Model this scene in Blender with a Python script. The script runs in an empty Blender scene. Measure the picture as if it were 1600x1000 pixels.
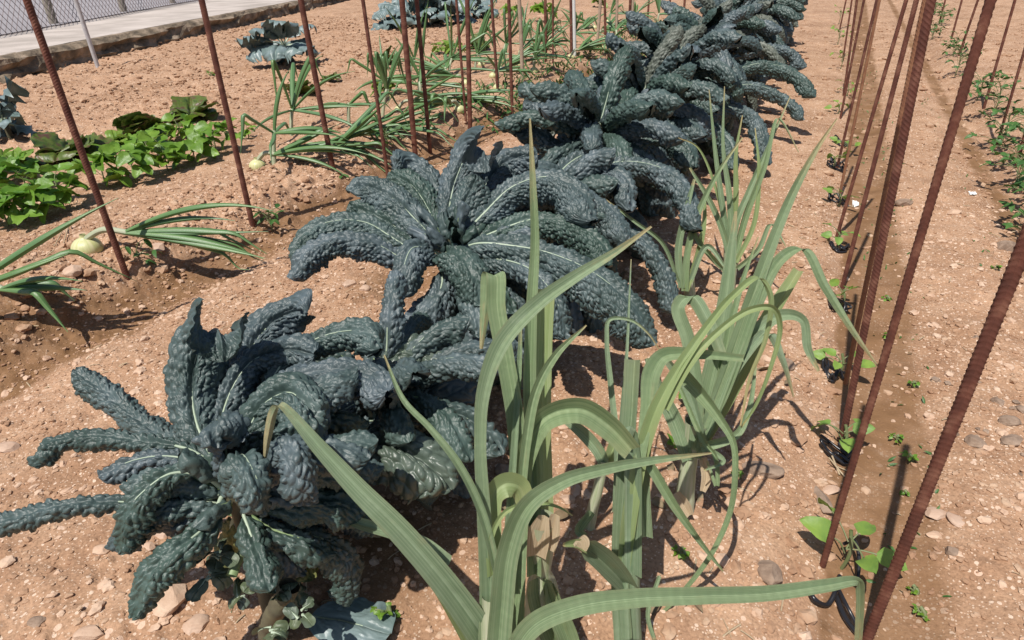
import bpy, math, random
import numpy as np
from mathutils import Matrix
R = math.radians
scene = bpy.context.scene
COL = scene.collection
# ------------------------------------------------------------------ camera
F, H = 1009.0, 1.15
def nrm(v): return v/np.linalg.norm(v)
_d = nrm(np.array([60., 1780., F])); _r = np.array([540., -589., F]); _r = nrm(_r-_d*_r.dot(_d))
AZ = -_d; AY = _r; AX = np.cross(AY, AZ)
if AX[0] < 0: AX = -AX
WC = np.array([AX, AY, AZ])            # rows: world axes seen in camera axes (x right, y down, z forward)
cam = bpy.data.objects.new('camera', bpy.data.cameras.new('camera')); COL.objects.link(cam)
cam.matrix_world = Matrix(((WC[0,0], -WC[0,1], -WC[0,2], 0), (WC[1,0], -WC[1,1], -WC[1,2], 0),
                           (WC[2,0], -WC[2,1], -WC[2,2], H), (0, 0, 0, 1)))
cam.data.sensor_width = 36; cam.data.lens = F/1600*36; cam.data.clip_start = .02; cam.data.clip_end = 1000
scene.camera = cam
# ------------------------------------------------------------------ sky, sun, exposure
SUN_EL, SUN_AZ = R(64), R(8)           # light travels towards +y, leaning to +x
w = bpy.data.worlds.new('World'); scene.world = w; w.use_nodes = True
nt = w.node_tree; bg = nt.nodes['Background']
sky = nt.nodes.new('ShaderNodeTexSky'); sky.sky_type = 'NISHITA'; sky.sun_disc = False
sky.sun_elevation = SUN_EL; sky.sun_rotation = math.pi+SUN_AZ
nt.links.new(sky.outputs[0], bg.inputs[0]); bg.inputs[1].default_value = .085
sl = bpy.data.lights.new('sun', 'SUN'); sl.energy = 5.0; sl.angle = R(.5); sl.color = (1, .95, .88)
so = bpy.data.objects.new('sun', sl); COL.objects.link(so)
_dir = np.array([math.sin(SUN_AZ)*math.cos(SUN_EL), math.cos(SUN_AZ)*math.cos(SUN_EL), -math.sin(SUN_EL)])
from mathutils import Vector
so.rotation_euler = Vector(_dir).to_track_quat('-Z', 'Y').to_euler()
scene.view_settings.view_transform = 'Standard'; scene.view_settings.look = 'None'
scene.view_settings.exposure = 0.0; scene.view_settings.gamma = 1
scene.render.engine = 'CYCLES'
# ------------------------------------------------------------------ noise
rs = np.random.RandomState(5)
TJ = rs.rand(256, 256, 3); TG = rs.rand(256, 256)*2*np.pi
def perlin(x, y, k=0):
    x = np.asarray(x, float)+k*17.3; y = np.asarray(y, float)+k*9.1
    ix = np.floor(x).astype(int); iy = np.floor(y).astype(int); fx = x-ix; fy = y-iy
    u = fx*fx*fx*(fx*(fx*6-15)+10); v = fy*fy*fy*(fy*(fy*6-15)+10)
    def gr(a, b, dx, dy):
        t = TG[a & 255, b & 255]; return np.cos(t)*dx+np.sin(t)*dy
    a = gr(ix, iy, fx, fy); b = gr(ix+1, iy, fx-1, fy); c = gr(ix, iy+1, fx, fy-1); d = gr(ix+1, iy+1, fx-1, fy-1)
    return (a+(b-a)*u+(c-a)*v+(a-b-c+d)*u*v)*1.5
def fbm(x, y, o=4, k=0):
    s = 0; a = 1
    for i in range(o): s = s+a*perlin(x*2**i, y*2**i, k+i*3); a *= .5
    return s
def worley(x, y, k=0):
    x = x+k*13.7; y = y+k*5.3
    ix = np.floor(x).astype(int); iy = np.floor(y).astype(int)
    f1 = np.full(x.shape, 9.); f2 = np.full(x.shape, 9.); rid = np.zeros(x.shape)
    for dx in (-1, 0, 1):
        for dy in (-1, 0, 1):
            J = TJ[(ix+dx) & 255, (iy+dy) & 255]
            d = np.hypot(ix+dx+J[..., 0]-x, iy+dy+J[..., 1]-y)
            m = d < f1; f2 = np.where(m, f1, np.minimum(f2, d)); rid = np.where(m, J[..., 2], rid); f1 = np.where(m, d, f1)
    return f1, f2, rid
def sstep(a, b, x):
    t = np.clip((x-a)/(b-a), 0, 1); return t*t*(3-2*t)
# ------------------------------------------------------------------ ground height
PX = [-40, -9, -6.5, -5.2, -4.5, -4.25, -3.9, -3.5, -3.15, -2.85, -2.62, -2.45, -2.33, -2.2, -2.05, -1.6, -.8, -.3, .05, .14, .2, .32, .4, .5, .7, .78, .86, 1.0, 1.12, 1.5, 2.0, 2.2, 2.4, 2.6, 3, 40]
PZ = [0, .01, .03, .05, .02, -.02, .02, .03, .06, .095, .07, -.06, -.09, -.06, -.005, .02, .035, .02, .012, -.015, -.04, -.042, -.02, .005, .008, -.01, -.03, -.03, .03, .045, .02, -.03, -.03, .02, .03, 0]
def prof(x): 
    return (np.interp(x-.02, PX, PZ)+np.interp(x, PX, PZ)+np.interp(x+.02, PX, PZ))/3
def ground(x, y):
    x = np.asarray(x, float); y = np.asarray(y, float)
    xw = x+.035*perlin(x*1.7, y*1.7, 3)+.02*perlin(x*5, y*5, 4)
    z = prof(xw)+.012*fbm(x*2.3, y*2.3, 3, 1)
    return z
def ground_fine(x, y):
    z = ground(x, y)
    rough = 1+2.6*sstep(-4.6, -5.5, x)+1.1*sstep(.35, .1, np.abs(x+2.7))
    trod = 1-.45*sstep(.25, .1, np.abs(x-.3))-.35*sstep(.3, .1, np.abs(x+.05))
    z = z+rough*trod*(.006*fbm(x*11, y*11, 3, 5)+.0022*perlin(x*55, y*55, 9))
    for sc, am, dens, k in ((9, .055, .16, 2), (22, .032, .3, 3), (48, .016, .42, 4)):
        f1, f2, rid = worley(x*sc+.3*perlin(x*sc*2, y*sc*2, 1), y*sc+.3*perlin(x*sc*2, y*sc*2, 2), k)
        amp = am*(.3+.7*rid/dens)
        z = z+np.where(rid < dens*np.clip(rough*trod, .5, 2.2), np.clip(.42-f1, 0, 1)*amp*trod*min(1, 22/sc+.3), 0)
    # mossy clods and diggings beside the leeks and kale
    for cx, cy, r_, a_ in ((.02, 1.42, .09, -.01), (-2.95, 1.0, .2, .03), (-1.38, 1.95, .17, -.07), (-2.75, 1.75, .15, .03), (-2.8, 1.35, .13, .035), (-1.15, .62, .15, -.02), (-2.6, 1.15, .12, -.05), (.05, 1.5, .1, -.02)):
        z = z+a_*np.exp(-((x-cx)**2+(y-cy)**2)/r_**2*2)
    return z
def ray(px, py):
    return WC@(np.array([px-800., py-500., F])/F)
C0 = np.array([0, 0, H])
def P(px, py, D): return C0+ray(px, py)*D       # the place a distance D in front of the lens plane
def G(px, py, dz=0.):
    w_ = ray(px, py); z = 0
    for _ in range(8):
        t = (z-H)/w_[2]; z = float(ground(w_[0]*t, w_[1]*t))+dz
    q = C0+w_*t; return q
def onground(x, y, dz=0.): return np.array([x, y, float(ground_fine(np.array([x]), np.array([y]))[0])+dz])
# ------------------------------------------------------------------ materials
def mat(name, c1, c2=None, scale=8, rough=.8, bump=0., bscale=60, trans=0., spec=.5, c3=None, uvs=None, objrand=None, coat=0, detail=6, bdist=.002, aged=None):
    m = bpy.data.materials.new(name); m.use_nodes = True; t = m.node_tree; N = t.nodes; L = t.links
    p = N['Principled BSDF']; p.inputs['Roughness'].default_value = rough; p.inputs['Specular IOR Level'].default_value = spec
    if coat: p.inputs['Coat Weight'].default_value = coat; p.inputs['Coat Roughness'].default_value = .35
    if uvs:
        tc = N.new('ShaderNodeUVMap'); mp = N.new('ShaderNodeMapping'); mp.inputs['Scale'].default_value = (uvs[0], uvs[1], 1); L.new(tc.outputs[0], mp.inputs[0]); co = mp.outputs[0]
    else:
        tc = N.new('ShaderNodeTexCoord'); co = tc.outputs['Object']
    n1 = N.new('ShaderNodeTexNoise'); n1.inputs['Scale'].default_value = 1 if uvs else scale; n1.inputs['Detail'].default_value = detail; L.new(co, n1.inputs['Vector'])
    cr = N.new('ShaderNodeValToRGB'); e = cr.color_ramp.elements; e[0].position = .34; e[1].position = .66
    e[0].color = (*c1, 1); e[1].color = (*(c2 or c1), 1)
    if c3: q = e.new(.5); q.color = (*c3, 1)
    L.new(n1.outputs['Fac'], cr.inputs[0]); out = cr.outputs[0]
    if objrand:
        oi = N.new('ShaderNodeObjectInfo'); r2 = N.new('ShaderNodeValToRGB'); r2.color_ramp.elements[0].color = (1, 1, 1, 1); r2.color_ramp.elements[1].color = (*objrand, 1)
        L.new(oi.outputs['Random'], r2.inputs[0]); mx = N.new('ShaderNodeMix'); mx.data_type = 'RGBA'; mx.blend_type = 'MULTIPLY'; mx.inputs[0].default_value = 1
        L.new(out, mx.inputs[6]); L.new(r2.outputs[0], mx.inputs[7]); out = mx.outputs[2]
    L.new(out, p.inputs['Base Color'])
    if bump:
        tb = N.new('ShaderNodeTexCoord'); n2 = N.new('ShaderNodeTexNoise'); n2.inputs['Scale'].default_value = bscale; n2.inputs['Detail'].default_value = 5
        L.new(co if uvs else tb.outputs['Object'], n2.inputs['Vector']); b = N.new('ShaderNodeBump'); b.inputs['Strength'].default_value = bump; b.inputs['Distance'].default_value = bdist
        L.new(n2.outputs['Fac'], b.inputs['Height']); L.new(b.outputs[0], p.inputs['Normal'])
    if aged:
        ag = N.new('ShaderNodeAttribute'); ag.attribute_name = 'age'; am = N.new('ShaderNodeMix'); am.data_type = 'RGBA'; L.new(ag.outputs['Fac'], am.inputs[0]); L.new(out, am.inputs[6]); am.inputs[7].default_value = (*aged, 1); out = am.outputs[2]; L.new(out, p.inputs['Base Color'])
    if trans:
        tr = N.new('ShaderNodeBsdfTranslucent'); L.new(out, tr.inputs[0]); ms = N.new('ShaderNodeMixShader'); ms.inputs[0].default_value = trans
        L.new(p.outputs[0], ms.inputs[1]); L.new(tr.outputs[0], ms.inputs[2]); L.new(ms.outputs[0], N['Material Output'].inputs[0])
    return m
M = {}
M['kale'] = mat('kale_leaf', (.056, .080, .082), (.108, .138, .156), 14, .46, .5, 420, spec=.5, c3=(.075, .102, .110), objrand=(.60, .76, .56), bdist=.0012)
M['kale_dull'] = mat('kale_dull_leaf', (.085, .098, .075), (.13, .145, .12), 16, .5, .5, 300, spec=.45, bdist=.001)
M['kale_old'] = mat('kale_old_leaf', (.07, .095, .07), (.12, .15, .12), 20, .38, .5, 300, spec=.6, c3=(.085, .115, .09), bdist=.001)
M['kale_yellow'] = mat('yellowing_leaf', (.22, .2, .05), (.12, .15, .06), 18, .6, .6, 200)
M['dry_brown'] = mat('withered_leaf', (.16, .11, .06), (.26, .2, .12), 18, .85, .8, 150)
M['rib'] = mat('pale_midrib', (.34, .42, .30), (.42, .50, .38), 20, .5)
M['petiole'] = mat('green_petiole', (.16, .25, .10), (.28, .36, .18), 20, .5)
M['kstem'] = mat('kale_stem', (.13, .12, .07), (.08, .07, .045), 30, .7, .6, 90)
M['leek'] = mat('leek_leaf', (.18, .265, .155), (.32, .41, .27), rough=.40, bump=.9, c3=(.245, .33, .20), uvs=(20, .35), trans=.2, spec=.5, objrand=(1.0, 1.02, .82), aged=(.46, .38, .20), detail=3, bdist=.001)
M['leek_light'] = mat('leek_light_leaf', (.25, .34, .13), (.36, .44, .22), rough=.42, bump=.4, uvs=(30, .5), aged=(.55, .44, .22), trans=.3, detail=3, bdist=.001)
M['shank'] = mat('leek_shank', (.30, .36, .20), (.46, .46, .34), rough=.5, bump=.4, uvs=(18, 2), detail=3, bdist=.001)
M['dry'] = mat('dry_sheath', (.48, .36, .22), (.62, .50, .34), rough=.8, bump=.5, uvs=(20, 3), trans=.2)
M['onion_leaf'] = mat('onion_leaf', (.06, .145, .055), (.15, .25, .11), rough=.4, bump=.2, uvs=(10, 1.5), detail=3, objrand=(1, 1, .75))
M['onion'] = mat('onion_bulb', (.50, .52, .22), (.66, .62, .36), rough=.4, bump=.2, uvs=(26, 1), detail=2)
M['bean'] = mat('bean_leaf', (.09, .22, .02), (.20, .38, .06), 9, .42, .6, 90, trans=.3, objrand=(1.25, 1.05, .9))
M['bean_dark'] = mat('bush_leaf', (.04, .12, .025), (.09, .2, .045), 12, .5, .5, 120, trans=.2)
M['lime'] = mat('seedling_leaf', (.16, .30, .07), (.26, .42, .08), 25, .5, .3, 120, trans=.3, objrand=(1.1, 1, .8))
M['lettuce_red'] = mat('red_lettuce_leaf', (.06, .10, .02), (.13, .06, .045), 16, .4, .5, 100, trans=.2, c3=(.12, .17, .03))
M['lettuce'] = mat('green_lettuce_leaf', (.14, .26, .03), (.24, .34, .06), 16, .45, .5, 100, trans=.25)
M['cabbage'] = mat('cabbage_leaf', (.12, .17, .16), (.20, .26, .27), 9, .42, .4, 80, c3=(.15, .205, .2), spec=.5)
M['sprout'] = mat('sprout_leaf', (.06, .09, .07), (.13, .17, .15), 20, .5, .4, 80, c3=(.09, .12, .08), objrand=(1, .95, .6))
M['stem'] = mat('green_stem', (.12, .18, .06), (.2, .2, .1), 40, .6)
M['brownstem'] = mat('brown_stem', (.07, .05, .035), (.12, .09, .05), 40, .7)
M['tube'] = mat('black_tube', (.012, .012, .015), (.02, .02, .024), 10, .3)
M['rust'] = mat('rusty_steel', (.105, .040, .028), (.25, .115, .075), 22, .72, .5, 500, c3=(.15, .055, .037), objrand=(.85, .85, .9), bdist=.0006, spec=.3)
M['rust_orange'] = mat('orange_rust', (.30, .15, .08), (.22, .095, .055), 50, .8, .5, 500, bdist=.0006, spec=.3)
M['galv'] = mat('galvanised_steel', (.42, .41, .42), (.55, .54, .55), 25, .45, .2, 200)
M['wood'] = mat('stake_wood', (.38, .27, .19), (.5, .38, .28), 30, .85, .6, 200)
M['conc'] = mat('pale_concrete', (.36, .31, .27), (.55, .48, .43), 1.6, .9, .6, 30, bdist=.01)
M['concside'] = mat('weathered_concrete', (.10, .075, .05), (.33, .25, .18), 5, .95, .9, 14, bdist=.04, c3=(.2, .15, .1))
M['asphalt'] = mat('pale_asphalt', (.27, .25, .26), (.33, .305, .315), 1.2, .95, .4, 120)
M['fencepost'] = mat('old_wood_post', (.22, .19, .15), (.34, .3, .24), 20, .9, .5, 60)
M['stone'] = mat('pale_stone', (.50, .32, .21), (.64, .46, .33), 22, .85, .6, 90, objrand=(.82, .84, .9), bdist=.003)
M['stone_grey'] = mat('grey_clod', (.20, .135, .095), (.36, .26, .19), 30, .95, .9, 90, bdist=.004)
M['white'] = mat('white_scrap', (.8, .8, .76), (.7, .7, .68), 20, .7)
def soil_mat():
    m = bpy.data.materials.new('soil'); m.use_nodes = True; t = m.node_tree; N = t.nodes; L = t.links
    p = N['Principled BSDF']; p.inputs['Roughness'].default_value = .95; p.inputs['Specular IOR Level'].default_value = .2
    tc = N.new('ShaderNodeTexCoord'); co = tc.outputs['Object']
    def noise(s, d=6):
        n = N.new('ShaderNodeTexNoise'); n.inputs['Scale'].default_value = s; n.inputs['Detail'].default_value = d; L.new(co, n.inputs['Vector']); return n.outputs['Fac']
    def ramp(f, st):
        r = N.new('ShaderNodeValToRGB'); e = r.color_ramp.elements
        e[0].position, e[0].color = st[0][0], (*st[0][1], 1); e[1].position, e[1].color = st[-1][0], (*st[-1][1], 1)
        for q, c in st[1:-1]: x = e.new(q); x.color = (*c, 1)
        L.new(f, r.inputs[0]); return r.outputs[0]
    def mix(f, a, b, bt='MIX'):
        x = N.new('ShaderNodeMix'); x.data_type = 'RGBA'; x.blend_type = bt
        if isinstance(f, float): x.inputs[0].default_value = f
        else: L.new(f, x.inputs[0])
        L.new(a, x.inputs[6]); L.new(b, x.inputs[7]); return x.outputs[2]
    base = ramp(noise(7), [(.3, (.335, .195, .118)), (.5, (.41, .250, .155)), (.7, (.475, .305, .198))])
    fine = ramp(noise(150, 4), [(.3, (.72, .70, .68)), (.5, (1, 1, 1)), (.72, (1.2, 1.2, 1.2))])
    c = mix(1., base, fine, 'MULTIPLY'); c = mix(1., c, ramp(noise(1.6, 5), [(.3, (.78, .74, .70)), (.5, (.97, .96, .95)), (.68, (1.12, 1.12, 1.12))]), 'MULTIPLY')
    # pale grit
    for sc, th, colr in ((75, .17, (.66, .50, .38)), (30, .12, (.64, .45, .33)), (190, .2, (.62, .46, .34))):
        v = N.new('ShaderNodeTexVoronoi'); v.inputs['Scale'].default_value = sc; L.new(co, v.inputs['Vector'])
        k = N.new('ShaderNodeSeparateColor'); L.new(v.outputs['Color'], k.inputs[0])
        a = N.new('ShaderNodeMath'); a.operation = 'LESS_THAN'; L.new(k.outputs[0], a.inputs[0]); a.inputs[1].default_value = .22
        b = N.new('ShaderNodeMath'); b.operation = 'LESS_THAN'; L.new(v.outputs['Distance'], b.inputs[0]); b.inputs[1].default_value = th*1.9
        ab = N.new('ShaderNodeMath'); ab.operation = 'MULTIPLY'; L.new(a.outputs[0], ab.inputs[0]); L.new(b.outputs[0], ab.inputs[1])
        q = N.new('ShaderNodeRGB'); q.outputs[0].default_value = (*colr, 1); c = mix(ab.outputs[0], c, q.outputs[0])
    # damp soil in furrows and dug hollow; left furrow shading is painted in too
    at = N.new('ShaderNodeAttribute'); at.attribute_name = 'damp'
    dm = N.new('ShaderNodeMath'); dm.operation = 'MULTIPLY'; L.new(at.outputs['Fac'], dm.inputs[0])
    L.new(ramp(noise(9, 5), [(.32, (.62,)*3), (.6, (1,)*3)]), dm.inputs[1])
    dc = ramp(noise(12), [(.3, (.17, .09, .042)), (.7, (.25, .14, .07))])
    c = mix(dm.outputs[0], c, dc)
    L.new(c, p.inputs['Base Color'])
    b = N.new('ShaderNodeBump'); b.inputs['Strength'].default_value = .7; b.inputs['Distance'].default_value = .004; L.new(noise(130, 8), b.inputs['Height'])
    b2 = N.new('ShaderNodeBump'); b2.inputs['Strength'].default_value = .5; b2.inputs['Distance'].default_value = .002; L.new(noise(420, 3), b2.inputs['Height']); L.new(b.outputs[0], b2.inputs['Normal'])
    L.new(b2.outputs[0], p.inputs['Normal'])
    return m
M['soil'] = soil_mat()
M['grit'] = mat('soil_grit', (.32, .185, .112), (.52, .36, .245), 14, .95, .6, 200, c3=(.41, .252, .158), spec=.2)
# ------------------------------------------------------------------ mesh helpers
class B:
    def __init__(s): s.V = []; s.Q = []; s.T = []; s.U = []; s.n = 0
    def add(s, V, Q=None, T=None, UV=None):
        V = np.asarray(V, float).reshape(-1, 3)
        s.V.append(V); s.U.append(np.zeros((len(V), 2)) if UV is None else np.asarray(UV, float).reshape(-1, 2))
        if Q is not None and len(Q): s.Q.append(np.asarray(Q, int)+s.n)
        if T is not None and len(T): s.T.append(np.asarray(T, int)+s.n)
        s.n += len(V); return s
    def build(s, name, material, parent=None, smooth=True, loc=None):
        V = np.concatenate(s.V)
        o0 = np.array(parent['_org'] if parent is not None else (loc if loc is not None else (0, 0, 0)))
        V = V-o0; U = np.concatenate(s.U)
        Q = np.concatenate(s.Q) if s.Q else np.zeros((0, 4), int); T = np.concatenate(s.T) if s.T else np.zeros((0, 3), int)
        me = bpy.data.meshes.new(name); me.vertices.add(len(V)); me.vertices.foreach_set('co', V.astype(np.float32).ravel())
        li = np.concatenate([Q.ravel(), T.ravel()]).astype(np.int32); me.loops.add(len(li)); me.loops.foreach_set('vertex_index', li)
        nf = len(Q)+len(T); me.polygons.add(nf)
        ls = np.concatenate([np.arange(len(Q))*4, len(Q)*4+np.arange(len(T))*3]).astype(np.int32)
        me.polygons.foreach_set('loop_start', ls)
        uv = me.uv_layers.new(name='UVMap'); uv.data.foreach_set('uv', U[li].astype(np.float32).ravel())
        me.update(calc_edges=True); me.validate()
        me.polygons.foreach_set('use_smooth', np.full(len(me.polygons), bool(smooth)))
        me.materials.append(material)
        o = bpy.data.objects.new(name, me); COL.objects.link(o)
        if parent is not None:
            o.parent = parent; o['_org'] = list(parent['_org'])
        elif loc is not None: o.location = loc; o['_org'] = [float(a) for a in loc]
        else: o['_org'] = [0., 0., 0.]
        return o
def thing(name, loc, label, cat, group=None):
    o = bpy.data.objects.new(name, None); COL.objects.link(o); o.location = [float(a) for a in loc]; o.empty_display_size = .05
    o['_org'] = [float(a) for a in loc]; tag(o, label, cat, group); return o
def tag(o, label, cat, group=None):
    o['label'] = label; o['category'] = cat
    if group: o['group'] = group
    return o
def dup(root, loc, rz, label, s=1.):
    r = root.copy(); COL.objects.link(r); r.location = [float(a) for a in loc]; r.rotation_euler = (0, 0, rz); r.scale = (s,)*3; r['label'] = label
    def rec(a, b):
        for ch in list(a.children):
            c = ch.copy(); COL.objects.link(c); c.parent = b; rec(ch, c)
    rec(root, r); return r
def gridq(nu, nv):
    i = np.arange((nu-1)*nv).reshape(nu-1, nv)[:, :-1].ravel()
    return np.stack([i, i+1, i+nv+1, i+nv], 1)
def spline(pts, n):
    p = np.asarray(pts, float)
    if len(p) == 2: p = np.array([p[0], (p[0]+p[1])/2, p[1]])
    t = np.concatenate([[0], np.cumsum(np.sqrt(np.linalg.norm(np.diff(p[:, :3], axis=0), axis=1))+1e-6)])
    m = np.zeros_like(p)
    m[1:-1] = ((p[1:-1]-p[:-2])/(t[1:-1]-t[:-2])[:, None]*(t[2:]-t[1:-1])[:, None]+(p[2:]-p[1:-1])/(t[2:]-t[1:-1])[:, None]*(t[1:-1]-t[:-2])[:, None])/(t[2:]-t[:-2])[:, None]
    m[0] = (p[1]-p[0])/(t[1]-t[0]); m[-1] = (p[-1]-p[-2])/(t[-1]-t[-2])
    tt = np.linspace(0, t[-1], max(200, n*3)); k = np.clip(np.searchsorted(t, tt, 'right')-1, 0, len(t)-2)
    h = (t[k+1]-t[k])[:, None]; u = ((tt-t[k])[:, None])/h
    q = (2*u**3-3*u**2+1)*p[k]+(u**3-2*u**2+u)*h*m[k]+(-2*u**3+3*u**2)*p[k+1]+(u**3-u**2)*h*m[k+1]
    s = np.concatenate([[0], np.cumsum(np.linalg.norm(np.diff(q[:, :3], axis=0), axis=1))])
    ss = np.linspace(0, s[-1], n); out = np.stack([np.interp(ss, s, q[:, j]) for j in range(q.shape[1])], 1)
    return out, ss
def tangents(c):
    T = np.gradient(c, axis=0); return T/(np.linalg.norm(T, axis=1)[:, None]+1e-12)
def tube(path, rad, ns=8, cap=True, flat=1.):
    c = np.asarray(path, float); n = len(c); T = tangents(c); rad = np.broadcast_to(np.asarray(rad, float), (n,))
    a = np.array([0, 0, 1.]) if abs(T[0, 2]) < .8 else np.array([0, 1., 0]); X = nrm(np.cross(T[0], a)); XS = []
    for i in range(n):
        X = X-T[i]*X.dot(T[i]); X = nrm(X); XS.append(X)
    XS = np.array(XS); YS = np.cross(T, XS); th = np.linspace(0, 2*np.pi, ns+1)
    V = c[:, None]+rad[:, None, None]*(np.cos(th)[None, :, None]*XS[:, None]+flat*np.sin(th)[None, :, None]*YS[:, None])
    UV = np.stack(np.meshgrid(np.linspace(0, 1, n), np.linspace(0, 1, ns+1), indexing='ij')[::-1], -1)
    Tr = []
    return V.reshape(-1, 3), gridq(n, ns+1), UV.reshape(-1, 2)
def btube(b, path, rad, ns=8, flat=1.):
    V, Q, U = tube(path, rad, ns, flat=flat); b.add(V, Q, UV=U)
def view_side(c, T, S0, blend, roll=0.):
    S = np.repeat(S0[None], len(c), 0)
    if blend:
        vd = c-C0; Sv = np.cross(T, vd); Sv /= np.linalg.norm(Sv, axis=1)[:, None]+1e-9
        sg = np.sign((Sv*S).sum(1)); sg = np.where(sg == 0, 1, sg); sg = np.sign(np.median(sg)) or 1
        S = S*(1-blend)+Sv*sg*blend
    S = S-T*(S*T).sum(1)[:, None]; S /= np.linalg.norm(S, axis=1)[:, None]+1e-9
    k = max(3, len(c)//12) | 1; ker = np.hanning(k+2)[1:-1]; ker /= ker.sum()
    Sp = np.pad(S, ((k//2, k//2), (0, 0)), 'edge'); S = np.stack([np.convolve(Sp[:, j], ker, 'valid') for j in range(3)], 1)
    S = S-T*(S*T).sum(1)[:, None]; S /= np.linalg.norm(S, axis=1)[:, None]+1e-9
    if roll:
        Nn = np.cross(S, T); S = S*math.cos(roll)+Nn*math.sin(roll)
    return S
# ------------------------------------------------------------------ the blistered leaf
def blister_leaf(parent, pts, width, seed, res=.004, curl=2.5, amp=.0075, cell=.0125, gut=.20, pet=.22, blend=.35, wav=.006, material='kale', ribw=.0030, name='leaf', roll=0., tipw=1., ribmat='rib', rib=True):
    rg = np.random.RandomState(seed)
    pts = np.asarray(pts, float); L0 = np.linalg.norm(np.diff(pts, axis=0), axis=1).sum()
    nu = int(max(16, L0/res)); c, s = spline(pts, nu); T = tangents(c); L = s[-1]
    ch = c[-1]-c[0]; mid = c[len(c)//2]-c[0]; h = ch+mid; h[2] = 0; h = nrm(h+1e-6)
    S0 = np.cross(np.array([h[0], h[1], 0]), np.array([0, 0, 1.])); S = view_side(c, T, S0, blend, roll); N = np.cross(S, T)
    nv = int(max(9, 2*width*.62*2/res))//2*2+1
    u = s/L; t = (u-pet)/(1-pet); cf = min(.4, max(.05, width*.4/(L*(1-pet))))
    w = np.where(t > 0, sstep(-.25, .3, t)*(.86+.14*tipw*t), 0)*np.clip(1-(np.clip(t-1+cf, 0, 1)/(cf*1.005))**2, 0, 1)**.5
    w = width/2*w*(1+.10*perlin(u*7+seed, u*0+.5)) ; w = np.maximum(w, .0025)
    v = np.linspace(-1, 1, nv)
    W2 = w[:, None]*(1+.10*perlin(u[:, None]*L/.03+seed*3.1, np.sign(v)[None]*.7+.5+seed)*np.abs(v)[None]**3)
    kap = curl*(.85+.3*rg.rand())*(1+.3*perlin(u*3+seed*1.7, u*0))
    kap = np.maximum(kap, .05)[:, None]
    a = kap*np.abs(v)[None]**(1.08 if curl > 2 else 1.3)*np.sign(v)[None]; av = np.abs(v)[None]
    lat = W2*np.sin(a)/kap*1.15; dn = W2*(1-np.cos(a))/kap*1.15
    # gutter at the midrib, outward swelling either side
    gu = gut*(1-.75*sstep(.15, .6, t))[:, None] if curl > 2 else gut; dn = dn+W2*gu*np.exp(-(v[None]/.15)**2)
    nd = S[:, None]*np.sin(a)[..., None]+N[:, None]*np.cos(a)[..., None]
    V = c[:, None]+S[:, None]*lat[..., None]-N[:, None]*dn[..., None]
    # blisters, elongated outward from the midrib
    X = v[None]*w[:, None]*1.25; Yc = s[:, None]-np.abs(X)*.6
    wx = .22*perlin(X/cell*.9, Yc/cell*.9, seed); 
    f1, f2, rid = worley(X/cell+wx+seed*7.7, Yc/cell+wx, seed)
    bub = np.sqrt(np.clip(1-(f1/.8)**2, 0, 1))*np.clip((f2-f1)*2.6, 0, 1)**.6*(.5+.8*rid)+.5*fbm(X/cell*.3+seed, Yc/cell*.3, 2)
    g1, g2, gr = worley(X/cell*1.9+seed*3.3, Yc/cell*1.9, seed+3)
    bub = bub+.12*np.sqrt(np.clip((g2-g1)*1.6, 0, 1))*(.5+gr)
    fade = sstep(0, .12, np.broadcast_to(t[:, None], bub.shape))*(.35+.65*sstep(.04, .16, av))
    V = V+nd*(amp*bub*fade)[..., None]
    ripple = wav*perlin(s[:, None]/.035+seed, np.sign(v)[None]*3.3+seed)*av**2*sstep(0, .3, t)[:, None]
    V = V+N[:, None]*ripple[..., None]
    b = B(); UV = np.stack(np.meshgrid(u, (v+1)/2, indexing='ij')[::-1], -1)
    b.add(V, gridq(nu, nv), UV=UV)
    o = b.build(name, M[material], parent)
    if rib:
        b = B(); k = max(2, nu//40); e = int(nu*(rg.uniform(.3, .5) if curl > 2 and rg.rand() < .6 else rg.uniform(.55, .85))); cc = c[:e:k]; nn = N[:e:k]; uu = u[:e:k]; ww = w[:e:k]
        r = np.interp(uu, [0, pet, .5, 1], [ribw*1.9, ribw*1.15, ribw*.45, ribw*.2])
        off = -(ww*(np.broadcast_to(gu, (nu, 1))[:e:k, 0] if curl > 2 else gut))+amp*.12+r*.5; off = np.where(uu < pet, 0, off)
        btube(b, cc+nn*off[:, None], r, 6); b.build('midrib', M[ribmat], o)
    return o
def px_leaf(parent, D0, spec, width, seed, **k):
    return blister_leaf(parent, [P(a, b_, D0+d) for a, b_, d in spec], width, seed, **k)
def arch(org, az, el, L, droop, twist=0., p=1.6, n=9):
    q = np.array(org, float); out = [q.copy()]; 
    for i in range(n):
        u = (i+.5)/n; e = el-droop*u**p; a = az+twist*u
        q = q+L/n*np.array([math.cos(a)*math.cos(e), math.sin(a)*math.cos(e), math.sin(e)]); out.append(q.copy())
    return out
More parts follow.
